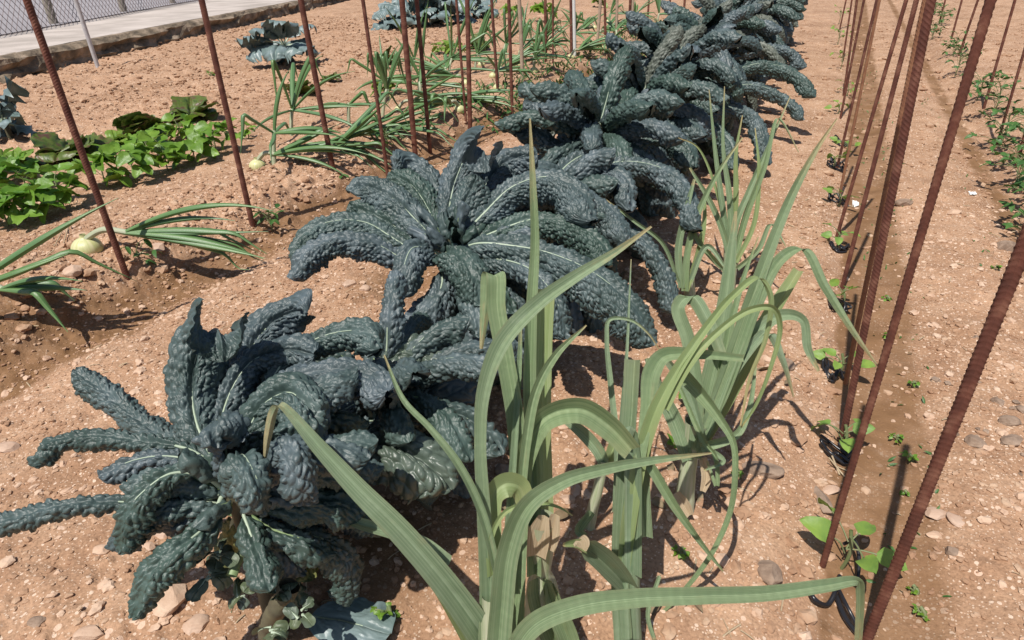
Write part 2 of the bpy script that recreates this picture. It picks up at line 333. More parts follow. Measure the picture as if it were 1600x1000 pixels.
# ------------------------------------------------------------------ the ground
def axis_steps(a0, a1, fine0, fine1, st, gr):
    mid = np.arange(fine0, fine1, st); r = []; x = mid[-1]; d = st
    while x < a1: d *= gr; x += d; r.append(x)
    l = []; x = mid[0]; d = st
    while x > a0: d *= gr; x -= d; l.append(x)
    return np.concatenate([l[::-1], mid, r])
gx = axis_steps(-70, 60, -3.3, 1.15, .0068, 1.018); gy = axis_steps(-25, 120, .25, 2.3, .0062, 1.0085)
GX, GY = np.meshgrid(gx, gy, indexing='ij'); GZ = ground_fine(GX, GY)
b = B(); b.add(np.stack([GX, GY, GZ], -1), gridq(len(gx), len(gy))[:, ::-1])
soil = b.build('soil_ground', M['soil']); soil['kind'] = 'structure'
damp = .95*sstep(.0, .035, GX-.17-.02*perlin(GX*6, GY*6, 2))*sstep(.44, .38, GX-.02*perlin(GX*5, GY*5, 6)) + .75*sstep(.07, .02, np.abs(GX-.9)-.02*perlin(GX*7, GY*7, 2)) \
     + .9*sstep(.17, .08, np.abs(GX+2.38+.03*perlin(GX*4, GY*4, 3))) + 1.1*np.exp(-((GX+1.38)**2+(GY-1.95)**2)/.035)+1.1*np.exp(-((GX+2.52)**2+(GY-1.15)**2)/.03)+.8*np.exp(-((GX+.75)**2+(GY-.75)**2)/.05)  # the left furrow terms also paint in its shading, besides the damp
damp = np.clip(damp*1.3, 0, 1)*(1.+.3*perlin(GX*3, GY*2, 8))  # mask also holds a darker patch of soil below the near kale
at = soil.data.attributes.new('damp', 'FLOAT', 'POINT'); at.data.foreach_set('value', np.clip(damp, 0, 1).astype(np.float32).ravel())
del GX, GY, GZ, damp
# ------------------------------------------------------------------ grit, clods and stones
def ico(sub=0):
    import bmesh
    bm = bmesh.new(); bmesh.ops.create_icosphere(bm, subdivisions=sub+1, radius=1)
    V = np.array([v.co[:] for v in bm.verts]); T = np.array([[v.index for v in f.verts] for f in bm.faces]); bm.free(); return V, T
ICO0, ICO1, ICO3 = ico(0), ico(1), ico(3)
def scatter(n, region, smin, smax, seed, ic, name, mat_, power=2.2, keep=None):
    rg = np.random.RandomState(seed); V0, T0 = ic; b = B()
    x = rg.uniform(region[0], region[1], n); y = rg.uniform(region[2], region[3], n)
    if keep is not None: k = keep(x, y, rg.rand(n)); x = x[k]; y = y[k]
    n = len(x); z = ground_fine(x, y)
    s = smin*(smax/smin)**(rg.rand(n)**power)
    V = V0[None]*(1+.28*rg.uniform(-1, 1, (n, len(V0), 1)))
    V = V*np.stack([rg.uniform(.8, 1.4, n), rg.uniform(.7, 1.1, n), rg.uniform(.4, .75, n)], 1)[:, None]*s[:, None, None]
    a = rg.uniform(0, 6.28, n)[:, None]; V = np.stack([V[..., 0]*np.cos(a)-V[..., 1]*np.sin(a), V[..., 0]*np.sin(a)+V[..., 1]*np.cos(a), V[..., 2]], -1)
    V = V+np.stack([x, y, z+s*.12], 1)[:, None]
    T = T0[None]+(np.arange(n)*len(V0))[:, None, None]
    b.add(V, T=T.reshape(-1, 3)); o = b.build(name, mat_, smooth=False); o['kind'] = 'stuff'; tag(o, 'small loose crumbs, grit and pebbles lying all over the bare soil', 'gravel') ; return o
inview = lambda x, y, r: (x > -1.75*y-1.2) & (x < .45*y+.35) & ((x < .16) | (x > .4) | (r < .3))
scatter(34000, (-3.6, 1.1, .25, 2.4), .0018, .011, 1, ICO0, 'soil_crumbs', M['grit'], 2.6, inview)
scatter(22000, (-6.5, 2.2, 1.2, 5.2), .004, .014, 2, ICO0, 'soil_crumbs', M['grit'], 2.4, inview)
scatter(30000, (-11, 3.5, 3.8, 13), .008, .035, 3, ICO0, 'soil_clods', M['grit'], 2.4, lambda x, y, r: inview(x, y, r) & (r < np.where(x < -4.6, 1, .28)))
scatter(3000, (-3.4, 1.1, .3, 3.8), .005, .017, 4, ICO1, 'pebbles', M['stone'], 2., inview)
for q in ('soil_crumbs', 'soil_crumbs.001', 'soil_clods', 'pebbles'):
    pass
bpy.data.objects['soil_crumbs']['label'] = 'fine crumbs of reddish soil strewn over the near beds'
bpy.data.objects['soil_crumbs.001']['label'] = 'coarser soil crumbs strewn over the middle of the plot'
bpy.data.objects['soil_clods']['label'] = 'rough clods broken over the far beds below the kerb'
bpy.data.objects['pebbles']['label'] = 'small pale pebbles lying scattered over the near beds'
scatter(240, (.45, 1.0, 1.2, 2.4), .006, .02, 6, ICO1, 'grey_clods', M['stone_grey'], 1.9, lambda x, y, r: r < np.exp(-((x-.68)**2/.02+(y-1.75)**2/.09)))
bpy.data.objects['grey_clods']['label'] = 'grey broken clods heaped at the right edge beyond the thick stake'
scatter(420, (-3.1, -2.5, .7, 3.2), .008, .03, 7, ICO1, 'bank_clods', M['grit'], 1.8)
bpy.data.objects['bank_clods']['label'] = 'lumps of soil broken along the bank of the left furrow'
scatter(260, (-.15, .2, .8, 3.5), .006, .02, 8, ICO1, 'path_clods', M['grit'], 2.)
bpy.data.objects['path_clods']['label'] = 'small soil lumps between the leeks and the right furrow'
def stone(px, py, wpx, hpx, seed, label, m='stone', flat=.6, cat='stone', name='stone', group='stones lying on the soil'):
    q = G(px, py); D = (WC.T@(q-C0))[2]; s = wpx/2/F*D; s2 = hpx/2/F*D/.8
    rg = np.random.RandomState(seed); V, T = ICO3; V = V.copy()
    for i in range(11):
        n_ = nrm(rg.normal(size=3)); d = rg.uniform(.62, .9); e = np.clip(V@n_-d, 0, None); V = V-e[:, None]*n_
    V = V*(1+.035*perlin(V[:, 0:1]*3+seed, V[:, 1:2]*3+V[:, 2:]*2))*np.array([s*1.15, s2*1.15, s*flat*1.15])
    a = .43+rg.uniform(-.2, .2); V = np.stack([V[:, 0]*math.cos(a)-V[:, 1]*math.sin(a), V[:, 0]*math.sin(a)+V[:, 1]*math.cos(a), V[:, 2]], 1)
    base = onground(q[0], q[1]); b = B(); b.add(V+base+[0, 0, s*flat*.35], T=T); o = b.build(name, M[m], smooth=False, loc=base)
    tag(o, label, cat, group); return o
ST = [(268,942,48,42,1,'large angular pink stone under the lowest kale leaf, at lower left'),(306,976,36,28,2,'pinkish stone lying just right of the large angular stone','stone',.5),
 (256,826,30,24,3,'pale squarish stone tucked below two drooping kale leaves'),(232,856,22,12,4,'flat pale stone beside the tip of a drooping kale leaf','stone',.4),
 (142,992,44,20,5,'long flat pale stone at the bottom edge of the near bed','stone',.35),(12,703,40,16,6,'flat tan slab of stone at the left edge of the bed','stone',.3),
 (160,790+70,30,14,7,'flat stone in open soil left of the near kale','stone',.4),(60,974,30,14,8,'greyish flat stone at the bottom left corner','stone_grey',.4),
 (118,432,26,20,9,'angular stone on the furrow bank below the onion','stone',.6),(245,378,22,16,10,'pale stone behind the first left stake','stone',.6),
 (900,768,16,24,11,'upright pale stone beside the thin leek shank'),(888,782,26,14,12,'flat pale stone left of the thin leek shank','stone',.4),
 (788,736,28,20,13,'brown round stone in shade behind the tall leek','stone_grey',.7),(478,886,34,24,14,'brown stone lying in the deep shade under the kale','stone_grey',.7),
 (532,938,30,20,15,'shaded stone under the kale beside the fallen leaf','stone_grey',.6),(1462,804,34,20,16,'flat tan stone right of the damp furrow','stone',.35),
 (1494,812,22,24,17,'rounded tan stone right of the flat tan stone','stone',.4),(1460,836,22,12,18,'small flat grey stone on the edge of the damp strip','stone',.35),
 (1202,900,34,34,19,'lumpy grey clod right of the leek shadows','stone_grey',.75,'clod','soil_clod'),(1285,784,22,48,20,'long grey clod at the edge of the damp furrow','stone_grey',.5,'clod','soil_clod'),
 (1486,866,18,14,21,'small round grey clod on the right path','stone_grey',.8,'clod','soil_clod'),(1296,768,30,14,22,'flat pale stone beside the long grey clod','stone',.35),
 (1412,320,24,12,23,'dark dry clod on the path between the stake rows','stone_grey',.5,'clod','soil_clod'),(1492,334,22,10,24,'flat sandy stone on the path right of the dark clod','stone',.4),
 (1570,388,34,16,25,'dark brown clod at the right edge below the bush','stone_grey',.5,'clod','soil_clod'),(1230,572,18,18,26,'dark pointed clod right of the fallen leek leaf','stone_grey',.9,'clod','soil_clod'),
 (1525,693,28,22,27,'grey stone at the right edge beyond the thick stake','stone_grey',.5),(1575,660,30,14,28,'brownish stone in the heap at the right edge','stone_grey',.5),
 (1580,690,30,18,29,'large grey flat stone in the heap at right','stone_grey',.4),(1100,350,20,10,30,'pale flat stone behind the middle leeks','stone',.5),
 (1190,735,60,26,31,'crumbled grey mossy clod right of the leek shank','stone_grey',.3,'clod','soil_clod'),(290,350,10,8,32,'tiny reddish stone left of the second stake','stone',.6),
 (570,452,16,12,33,'pale stone in front of the dug hollow by the kale'),(545,445,20,16,34,'tan stone at the lip of the dug hollow')]
for a in ST: stone(*a)
# ------------------------------------------------------------------ kerb, road and fence
def poly_prism(b, top, bottom):
    n = len(top); V = np.array(list(top)+list(bottom)); b.add(V, T=[[0, i, i+1] for i in range(1, n-1)])
    b.add(V, Q=[[i, (i+1) % n, n+(i+1) % n, n+i] for i in range(n)])
KF = np.array([[-6.3, -3], [-7.6, 1.0], [-8.95, 5.0], [-9.7, 6.8], [-10.95, 10.], [-12.2, 13.2], [-16.5, 24.], [-22, 40.]]); 
KB = np.array([[-7.5, -2], [-9.7, 2.6], [-11.88, 6.55], [-13.0, 8.5], [-14.7, 11.4], [-16.7, 14.9], [-21.5, 23.2], [-28, 36.]])
def kerb():
    b = B(); n = 260; f, _ = spline(np.c_[KF, np.zeros(len(KF))], n); k, _ = spline(np.c_[KB, np.zeros(len(KB))], n)
    rows = []
    prof_ = [(-.02, -.12), (.03, .0), (.02, .06), (-.01, .12), (.0, .19), (-.03, .235), (-.09, .262), (-.25, .264)]
    for j, (o_, z_) in enumerate(prof_):
        s = np.linspace(0, 1, n); jag = (.09 if j < 5 else .05)*fbm(s*90, s*0+j*.8, 3, 2)
        r = f.copy(); r[:, 0] += o_+jag*(1 if j < 6 else .5); r[:, 2] = z_+(.03*fbm(s*60, s*0+j, 3, 6) if 0 < j < 6 else .004*perlin(s*40, s*0)); rows.append(r)
    b.add(np.stack(rows, 1), gridq(n, len(rows))); 
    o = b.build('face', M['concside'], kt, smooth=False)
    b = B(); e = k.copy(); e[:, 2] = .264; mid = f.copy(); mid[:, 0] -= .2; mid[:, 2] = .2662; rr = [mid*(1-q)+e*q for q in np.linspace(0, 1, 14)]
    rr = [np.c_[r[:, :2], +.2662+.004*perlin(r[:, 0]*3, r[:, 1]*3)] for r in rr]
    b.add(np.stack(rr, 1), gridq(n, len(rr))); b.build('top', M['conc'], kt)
kt = thing('concrete_kerb', (-10, 6.5, 0), 'broad pale concrete kerb with crumbling dark side at the top left', 'kerb')
kerb()
b = B(); kk, _ = spline(np.c_[KB, np.full(len(KB), .272)], 60); far = kk.copy(); far[:, 0] -= 90; far[:, 1] += 20; kk[:, 0] -= .12
b.add(np.stack([kk, far], 1), gridq(60, 2)); rd = b.build('road', M['asphalt']); rd['kind'] = 'structure'
ft = thing('wire_fence', (-13.0, 8.5, .22), 'rusty chain link wire fence on the pale kerb beside the road', 'fence')
def fence():
    a = np.array([-9.7, 2.6, .25]); e = np.array([-21.5, 23.2, .25]); d = e-a; Lf = np.linalg.norm(d); d /= Lf; hh = 1.15; g = .15; b = B()
    n = int(Lf/g)
    for i in range(-int(hh/g), n):
        for sg in (1, -1):
            s0 = i*g if sg > 0 else i*g+hh; s1 = s0+sg*hh; z0 = 0; z1 = hh
            p0 = a+d*s0; p1 = a+d*s1+np.array([0, 0, hh])
            pp = np.array([p0, (p0+p1)/2+np.array([.004*sg, 0, 0]), p1]); btube(b, pp, .0055, 3)
    for z in (0.01, hh): btube(b, np.array([a+[0, 0, z], (a+e)/2+[0, 0, z], e+[0, 0, z]]), .006, 4)
    b.build('wire_mesh', M['rustwire'], ft)
    for px in [(195, 22)]:
        t = (.22-H)/ray(*px)[2]; q = C0+ray(*px)*t
        for k in (-2, -1, 0, 1, 2):
            p = q+d*k*3.0; b = B(); btube(b, np.array([p-[0, 0, .1], p+[0, 0, .6], p+[0, 0, 1.3]]), .075, 8); b.build('post', M['fencepost'], ft)
M['rustwire'] = mat('fence_wire', (.12, .09, .09), (.2, .16, .16), 10, .7)
fence()
# ------------------------------------------------------------------ stakes
def rebar_mesh(nz, ns, name):
    z = np.linspace(0, 1.5, nz); th = np.linspace(0, 2*np.pi, ns+1); Zg, TH = np.meshgrid(z, th, indexing='ij')
    pitch = .0098; half = np.sign(np.sin(TH)+1e-9); lobe = np.clip(np.abs(np.sin(TH)), 0, 1)**.6
    ph = (Zg+half*.0075*((TH % np.pi)-np.pi/2))/pitch
    rib = np.clip(np.cos(2*np.pi*ph)*1.8-.75, 0, 1)*lobe
    lon = np.exp(-(np.minimum(np.abs(np.sin(TH)), 1)/.2)**2)
    r = .0089*(1+.12*rib+.15*lon+.02*perlin(Zg*40, TH*2))
    V = np.stack([r*np.cos(TH), r*np.sin(TH), Zg-.12], -1); b = B(); b.add(V, gridq(nz, ns+1)[:, ::-1])
    k = b.n; b.add(np.r_[V[-1, :-1], [[0, 0, 1.38]]], T=[[i, (i+1) % ns, ns] for i in range(ns)])
    return b
rb_hi = rebar_mesh(1300, 28, 'r').build('rebar_stake', M['rust'], loc=(0, 0, 0)); rb_lo = rebar_mesh(420, 12, 'r').build('rebar_stake', M['rust'], loc=(0, 0, 0))
ORD = 'nearest,second,third,fourth,fifth,sixth,seventh,eighth,ninth,tenth,eleventh,twelfth,thirteenth,fourteenth,fifteenth,sixteenth,seventeenth,eighteenth,nineteenth,twentieth,twenty-first,twenty-second,twenty-third,twenty-fourth'.split(',')
used = set()
def stake(base, top, wpx, label, m='rust', hi=False, group='rusty ribbed steel stakes in the furrows', at_=None):
    q = G(*base) if at_ is None else onground(*at_); D = (WC.T@(q-C0))[2]; r = wpx/2/F*D
    w_ = ray(*top); # point of the second sight line closest to height 1
    t = (q[:2]-C0[:2])@w_[:2]/(w_[:2]@w_[:2]); p = C0+w_*t
    dr = nrm(p-q); 
    src = rb_hi if hi else rb_lo
    o = src if src not in used else src.copy()
    if src in used: COL.objects.link(o)
    used.add(src)
    rot = Vector(dr).to_track_quat('Z', 'Y'); o.rotation_mode = 'QUATERNION'
    spin = Matrix.Rotation((hash_(base[0]))*6.28, 4, 'Z').to_quaternion(); o.rotation_quaternion = rot@spin
    o.location = q; k = r/.0093; o.scale = (k, k, min(1, max(.9, k)) if False else 1); 
    if m != 'rust': o.material_slots[0].link = 'OBJECT'; o.material_slots[0].material = M[m]
    else:
        pass
    tag(o, label, 'stake', group); return o
def hash_(x): return (math.sin(x*12.9898)*43758.5453) % 1
LS = [((210,465),(42,0),8.5),((400,375),(315,0),8),((527,300),(470,0),7.5),((602,248),(567,0),5.5),((650,255),(628,0),8),((670,212),(651,0),5.5),((735,218),(730,0),7),((727,176),(713,0),4),((778,145),(768,0),4.5),((801,195),(795,0),5)]
for i, (a, c, w_) in enumerate(LS):
    stake(a, c, w_, f'rusty ribbed steel stake in the left furrow, {ORD[i] if i else "nearest"} from the left of the photo' if i else 'rusty ribbed steel stake leaning in the left furrow, leftmost and nearest of its row', hi=i < 3)
LS2 = [((853,97),(852,0),4.5),((864,100),(864,0),3),((893,88),(892,0),4.5),((946,60),(945,0),4),((983,52),(985,0),4.5),((1012,28),(1014,0),3),((1044,52),(1047,0),3),((1066,50),(1070,0),3.5)]
for i, (a, c, w_) in enumerate(LS2):
    stake(a, c, w_, f'thin rusty stake behind the kale tops, {ORD[i].replace("nearest","first")} from the left of the far group')
RS = [((1285,885),(1548,0),17),((1315,692),(1455,0),18),((1321,600),(1446,0),12),((1315,452),(1432,0),11),((1307,372),(1416,0),9),((1311,310),(1374,0),7.5),((1308,262),(1370,0),7),((1313,185),(1350,0),6),((1318,150),(1339,0),5.5),((1317,95),(1331,0),4.5),((1312,46),(1322,0),4)]
for i, (a, c, w_) in enumerate(RS):
    o = stake(a, c, w_*.57, f'rusty ribbed steel stake in the damp right furrow, {ORD[i]} from the camera' if i else 'rusty ribbed steel stake with a large heart leaved seedling at its foot', hi=i < 5, m='rust_orange' if i in (2, 5) else 'rust')
stake((1352,1006), (1600,385), 15.5, 'thick rusty ribbed steel stake at the right edge, closest of all to the camera', hi=True)
FR = [((1467,38),(1477,0),2.6),((1486,62),(1503,0),3),((1497,90),(1528,0),3.4),((1537,170),(1586,0),4),((1558,226),(1612,40),4),((1588,262),(1640,60),4.5)]
for i, (a, c, w_) in enumerate(FR):
    stake(a, c, w_, f'thin rusty stake among the bushes at right, {ORD[i].replace("nearest","farthest").replace("second","second farthest").replace("third","third farthest")}' if i < 3 else f'slim rusty stake beside the bushes near the right edge, {ORD[5-i]} to the camera')
def post(base, top, wpx, label, m, cat, name, Ht=1.3, group=None):
    q = G(*base); D = (WC.T@(q-C0))[2]; r = wpx/2/F*D; w_ = ray(*top); t = (q[:2]-C0[:2])@w_[:2]/(w_[:2]@w_[:2]); dr = nrm(C0+w_*t-q)
    b = B(); n = 30; ss = np.linspace(-.08, Ht, n); pp = q+dr*ss[:, None]+np.stack([.006*perlin(ss*2, ss*0, 1), .006*perlin(ss*2, ss*0, 2), ss*0], 1)*(m == 'wood')
    btube(b, pp, r*(1+.06*perlin(ss*9+q[0], ss*0)), 10); b.add(np.r_[pp[-1][None]+0, ], T=[]); o = b.build(name, M[m], loc=q); tag(o, label, cat, group)
post((153,105),(118,0),6.5,'slim grey galvanised post standing before the kerb','galv','post','metal_post',1.9)
post((817,128),(811,0),6,'pale wooden stake left of the far kale, nearest of the wooden ones','wood','stake','wooden_stake',1.3,'pale wooden stakes')
post((933,72),(938,0),5,'pale wooden stake, second from the left behind the kale','wood','stake','wooden_stake',1.3,'pale wooden stakes')
post((963,55),(964,0),4.5,'pale wooden stake, third from the left behind the kale','wood','stake','wooden_stake',1.3,'pale wooden stakes')
post((987,45),(989,0),4,'thin tan wooden stake beside a rusty one behind the kale','wood','stake','wooden_stake',1.3,'pale wooden stakes')
post((898,88),(896,0),6,'white painted stake touching a dark rusty one behind the kale','white','stake','white_stake',1.3)
# ------------------------------------------------------------------ kale
KG = 'kale plants in the long row'
def kale_base(x, y, zc, label, bend=(0, 0)):
    g = onground(x, y); t = thing('kale_plant', g, label, 'kale', KG)
    b = B(); c = np.array([x+bend[0], y+bend[1], g[2]+zc]); pp, ss = spline([g-[0, 0, .04], g+[0, 0, zc*.4], c-[0, 0, .04], c+[0, 0, .03]], 20)
    r = np.linspace(.021, .016, 20)*(1+.12*perlin(ss*40, ss*0)); btube(b, pp, r, 12); b.build('stem', M['kstem'], t); return t, c
def fill(t, c, n, seed, L=(.26, .4), el=(-.2, 1.1), az=None, droop=(1.2, 2.4), width=(.085, .11), res=.006, mats=('kale',), bl=0., **kw):
    rg = np.random.RandomState(seed)
    for i in range(n):
        f = (i+.5)/n; a = i*2.399+rg.uniform(-.3, .3) if az is None else rg.uniform(*az)
        e = el[0]+(el[1]-el[0])*f+rg.uniform(-.15, .15); l = rg.uniform(*L)*(1-.25*f); dr = rg.uniform(*droop)*(1-.25*f)
        o = np.array(c)+np.array([math.cos(a), math.sin(a), 0])*.012+[0, 0, -.06+.08*f]
        blister_leaf(t, arch(o, a, e, l, dr, rg.uniform(-.5, .5)), rg.uniform(*width), seed*97+i, res=res, blend=bl, material=mats[i % len(mats)], roll=rg.uniform(-.25, .25), ribw=.0026, ribmat='petiole' if i % 3 else 'rib', pet=.1, **kw)
# nearest plant
K1, c1 = kale_base(-.79, .53, .36, 'nearest kale plant, long dark blistered leaves reaching to the left edge')
D1 = 1.10
P1 = [([(350,770,0),(325,815,-.05),(285,850,-.09),(235,895,-.11),(208,965,-.10)], .098, .12),
 ([(352,765,0),(320,745,-.03),(265,738,-.06),(215,775,-.08),(190,820,-.08),(188,862,-.06)], .088, .25),
 ([(348,768,.0),(290,790,.0),(200,783,.0),(120,785,-.02),(50,800,-.03),(-25,822,-.03)], .07, .2),
 ([(345,745,.0),(300,718,.02),(250,712,.02),(200,722,.01),(155,745,.0)], .07, .15),
 ([(345,735,.01),(290,700,.05),(220,688,.06),(140,680,.06),(75,692,.05),(46,724,.05)], .068, .15),
 ([(345,730,.02),(290,700,.1),(230,665,.15),(175,620,.19),(118,578,.22)], .105, .15),
 ([(350,735,.02),(318,690,.06),(300,630,.09),(305,560,.11),(330,522,.10),(348,540,.06),(350,565,.05)], .115, .12),
 ([(358,735,.03),(342,680,.08),(358,610,.13),(395,560,.16),(450,545,.17),(492,555,.16)], .092, .12),
 ([(362,720,.05),(365,640,.14),(382,560,.2),(420,505,.24),(460,486,.25),(482,490,.24)], .10, .12),
 ([(365,730,.05),(400,640,.13),(450,555,.18),(520,520,.2),(575,520,.18),(596,545,.16)], .10, .12),
 ([(365,745,.02),(385,660,.06),(440,600,.09),(510,578,.1),(575,585,.08),(608,612,.05)], .115, .12),
 ([(365,755,-.02),(375,690,-.01),(405,630,-.01),(450,608,-.02),(490,640,-.04),(502,690,-.04)], .125, .12),
 ([(355,760,.0),(352,710,-.03),(346,672,-.05),(338,655,-.09),(335,680,-.12),(336,700,-.12)], .10, .1),
 ([(362,770,.0),(365,735,-.07),(378,708,-.12),(396,735,-.16),(412,770,-.16),(418,800,-.14)], .105, .08),
 ([(380,770,.0),(420,720,-.06),(455,680,-.1),(475,700,-.13),(490,740,-.13),(492,782,-.11)], .10, .08)]
for i, (sp, w_, pe) in enumerate(P1): px_leaf(K1, D1, sp, w_*(.98 if i < 6 else 1.15), 11+i, res=.0026, pet=pe, curl=1.9 if i in (6, 7, 8, 11) else 2.6)
fill(K1, c1-[0, 0, .03], 22, 7, L=(.26, .38), el=(-.3, 1.1), az=(.2, 2.3), res=.0034, width=(.09, .12))
fill(K1, c1-[0, 0, .06], 4, 10, L=(.15, .22), el=(-.9, -.1), az=(5.6, 6.6), res=.0034, width=(.08, .11), droop=(.3, 1.))
fill(K1, c1, 8, 8, L=(.08, .14), el=(.6, 1.4), width=(.04, .06), droop=(.4, 1.6), res=.005)
fill(K1, c1-[0, 0, .05], 5, 9, L=(.2, .28), el=(.2, .9), az=(2.4, 4.4), res=.0034, width=(.08, .1))
# small second plant with pale old leaves
K2, c2 = kale_base(-.80, .97, .30, 'small low kale plant with pale warty old leaves right of the nearest one')
P2 = [([(560,735,0),(520,712,-.06),(570,690,-.12),(630,700,-.15),(690,740,-.16),(706,765,-.15)], .15, .1, 'kale_old', .027),
 ([(590,660,0),(640,640,.0),(690,638,.02),(740,655,.03),(775,690,.04),(784,712,.03)], .11, .12, 'kale', .02),
 ([(590,620,.0),(600,570,.04),(640,542,.07),(690,545,.08),(735,575,.07)], .12, .12, 'kale_old', .02),
 ([(600,660,.05),(640,625,.12),(700,570,.22),(750,530,.3),(800,505,.36)], .19, .2, 'kale', .026),
 ([(580,650,.0),(560,610,-.03),(575,575,-.04),(600,565,-.05),(610,590,-.08)], .09, .1, 'kale', .02),
 ([(580,660,.0),(600,600,.06),(590,540,.1),(560,510,.12)], .08, .15, 'kale', .02)]
for i, (sp, w_, pe, m_, ce) in enumerate(P2): px_leaf(K2, 1.42, sp, w_*1.05, 41+i, res=.0036, pet=pe, material=m_, cell=ce, curl=(1.5, 2.0, 1.7, .6, 2, 2)[i], amp=.005 if i == 3 else .010)
fill(K2, c2-[0, 0, .04], 28, 17, L=(.28, .40), el=(-.3, 1.2), res=.0036, width=(.09, .12))
# third plant: the full rosette in the middle
K3, c3 = kale_base(-.86, 1.43, .40, 'bushy kale plant in the middle with a fan of upright leaves behind the pale stump')
D3 = 1.80
P3 = [([(692,415,0),(690,440,-.06),(680,480,-.1),(668,530,-.1)], .13, .1),
 ([(690,405,0),(640,385,.0),(570,345,.0),(500,350,-.02),(462,380,-.04),(456,412,-.04)], .125, .12),
 ([(690,410,0),(640,405,-.04),(580,375,-.08),(520,372,-.1),(475,395,-.12),(452,435,-.12)], .115, .12),
 ([(692,395,0),(655,345,.04),(605,300,.07),(560,288,.08),(545,300,.07)], .135, .12),
 ([(690,400,0),(640,365,.03),(590,335,.05),(545,318,.06)], .11, .12),
 ([(694,390,.02),(675,335,.1),(645,288,.14),(610,268,.17)], .125, .1),
 ([(698,385,.02),(700,330,.07),(712,275,.1),(735,232,.1),(757,246,.06),(760,268,.03)], .125, .12),
 ([(700,390,.0),(712,350,.02),(728,310,.03),(745,275,.04)], .10, .12),
 ([(705,390,.03),(735,335,.1),(755,290,.14),(790,250,.17),(840,240,.16)], .135, .12),
 ([(710,390,.0),(745,340,.02),(800,288,.05),(860,275,.05),(910,300,.02),(930,345,-.02)], .17, .12),
 ([(712,395,.0),(760,365,.0),(830,340,.01),(900,350,.0),(945,385,-.02),(950,415,-.04)], .14, .12),
 ([(705,410,0),(735,380,-.06),(800,378,-.1),(880,400,-.12),(950,440,-.14),(1000,490,-.16),(1022,540,-.15)], .175, .1),
 ([(690,415,0),(670,385,-.06),(645,385,-.1),(630,420,-.14),(626,465,-.14)], .13, .08),
 ([(695,420,0),(690,392,-.08),(715,395,-.13),(740,430,-.17),(752,478,-.17)], .135, .08),
 ([(700,430,0),(690,455,-.05),(660,480,-.09),(630,515,-.1),(612,540,-.1)], .12, .1),
 ([(700,390,.04),(690,330,.16),(670,275,.22),(640,256,.22),(620,268,.2)], .11, .12),
 ([(710,420,0),(760,400,-.08),(830,420,-.14),(870,470,-.17),(885,530,-.16)], .13, .1),
 ([(695,430,.0),(740,440,-.06),(800,470,-.08),(830,530,-.08)], .13, .1),
 ([(720,400,.05),(800,320,.14),(880,290,.2),(960,330,.2),(990,380,.16)], .14, .12)]
for i, (sp, w_, pe) in enumerate(P3): px_leaf(K3, D3, sp, w_*1.1, 71+i, res=.0034, pet=pe, cell=.0135, amp=.0085, curl=1.4 if i in (3, 4, 5, 6, 7, 8) else 2.3)
fill(K3, c3-[0, 0, .06], 18, 27, L=(.28, .42), el=(-.5, .8), az=(-1.9, 1.7), res=.005, width=(.11, .14), cell=.0145, amp=.0095)
fill(K3, c3, 12, 28, L=(.09, .2), el=(.8, 1.5), width=(.04, .06), droop=(.3, 1.2), res=.006)
# fourth and on: procedural heads in row
SP = [(-.78, 1.95, .36), (-.80, 2.45, .40)]
K4, c4 = kale_base(-.80, 1.98, .34, 'fourth kale plant from the near end, drooping leaves behind the tall green leek leaf')
P4 = [([(860,330,0),(900,290,-.03),(960,265,-.06),(985,290,-.1),(985,330,-.12)], .15, .1),
 ([(860,330,0),(900,270,.04),(980,250,.06),(1050,270,.05),(1085,310,.02),(1095,360,-.02)], .15, .1),
 ([(870,340,0),(940,350,-.05),(1000,370,-.08),(1040,420,-.1),(1060,490,-.12)], .12, .1),
 ([(860,330,0),(890,290,.0),(860,262,-.03),(820,262,-.06),(800,285,-.1)], .13, .1),
 ([(860,320,.05),(880,260,.15),(930,235,.2),(1000,240,.2),(1040,270,.18)], .15, .1)]
for i, (sp, w_, pe) in enumerate(P4): px_leaf(K4, 2.25, sp, w_, 101+i, res=.0045, pet=pe, cell=.0145, amp=.0095)
fill(K4, c4, 26, 37, L=(.32, .44), el=(-.5, 1.2), res=.005, width=(.11, .14), cell=.0145, amp=.0095)
K5, c5 = kale_base(-.80, 2.5, .48, 'fifth kale plant from the near end with one leaf standing straight up, pale midrib showing')
fill(K3, c3-[0, 0, .15], 12, 29, L=(.28, .40), el=(-.5, .3), az=(-2.2, .8), res=.005, width=(.10, .13), cell=.0145, amp=.0095)
fill(K4, c4-[0, 0, .12], 14, 38, L=(.32, .42), el=(-.5, .4), res=.0055, width=(.11, .14), cell=.0145, amp=.0095)
fill(K4, c4-[0, 0, .1], 8, 36, L=(.34, .44), el=(-.3, .5), az=(-2.0, -.2), res=.005, width=(.10, .13), cell=.0145, amp=.0095)
fill(K3, c3-[0, 0, .05], 6, 30, L=(.30, .40), el=(-.2, .4), az=(-.9, .5), res=.0045, width=(.10, .13), cell=.0145, amp=.0095)
P5 = [([(905,260,0),(895,225,.02),(892,190,.03),(896,158,.03)], .12, .1), ([(905,265,0),(930,215,.05),(970,185,.05),(1010,190,.0)], .15, .1),
 ([(905,265,0),(870,225,.0),(830,200,-.02),(805,208,-.05)], .14, .1), ([(905,265,0),(960,235,-.06),(1040,205,-.08),(1080,230,-.1),(1086,262,-.12)], .17, .1),
 ([(905,262,.1),(850,215,.2),(835,165,.25),(818,158,.25)], .14, .1)]
for i, (sp, w_, pe) in enumerate(P5): px_leaf(K5, 2.62, sp, w_, 131+i, res=.005, pet=pe, cell=.0155, amp=.010, curl=1.4 if i == 0 else 2.2)
fill(K5, c5, 26, 47, L=(.36, .5), el=(-.2, 1.3), res=.0055, width=(.12, .15), cell=.0155, amp=.010)
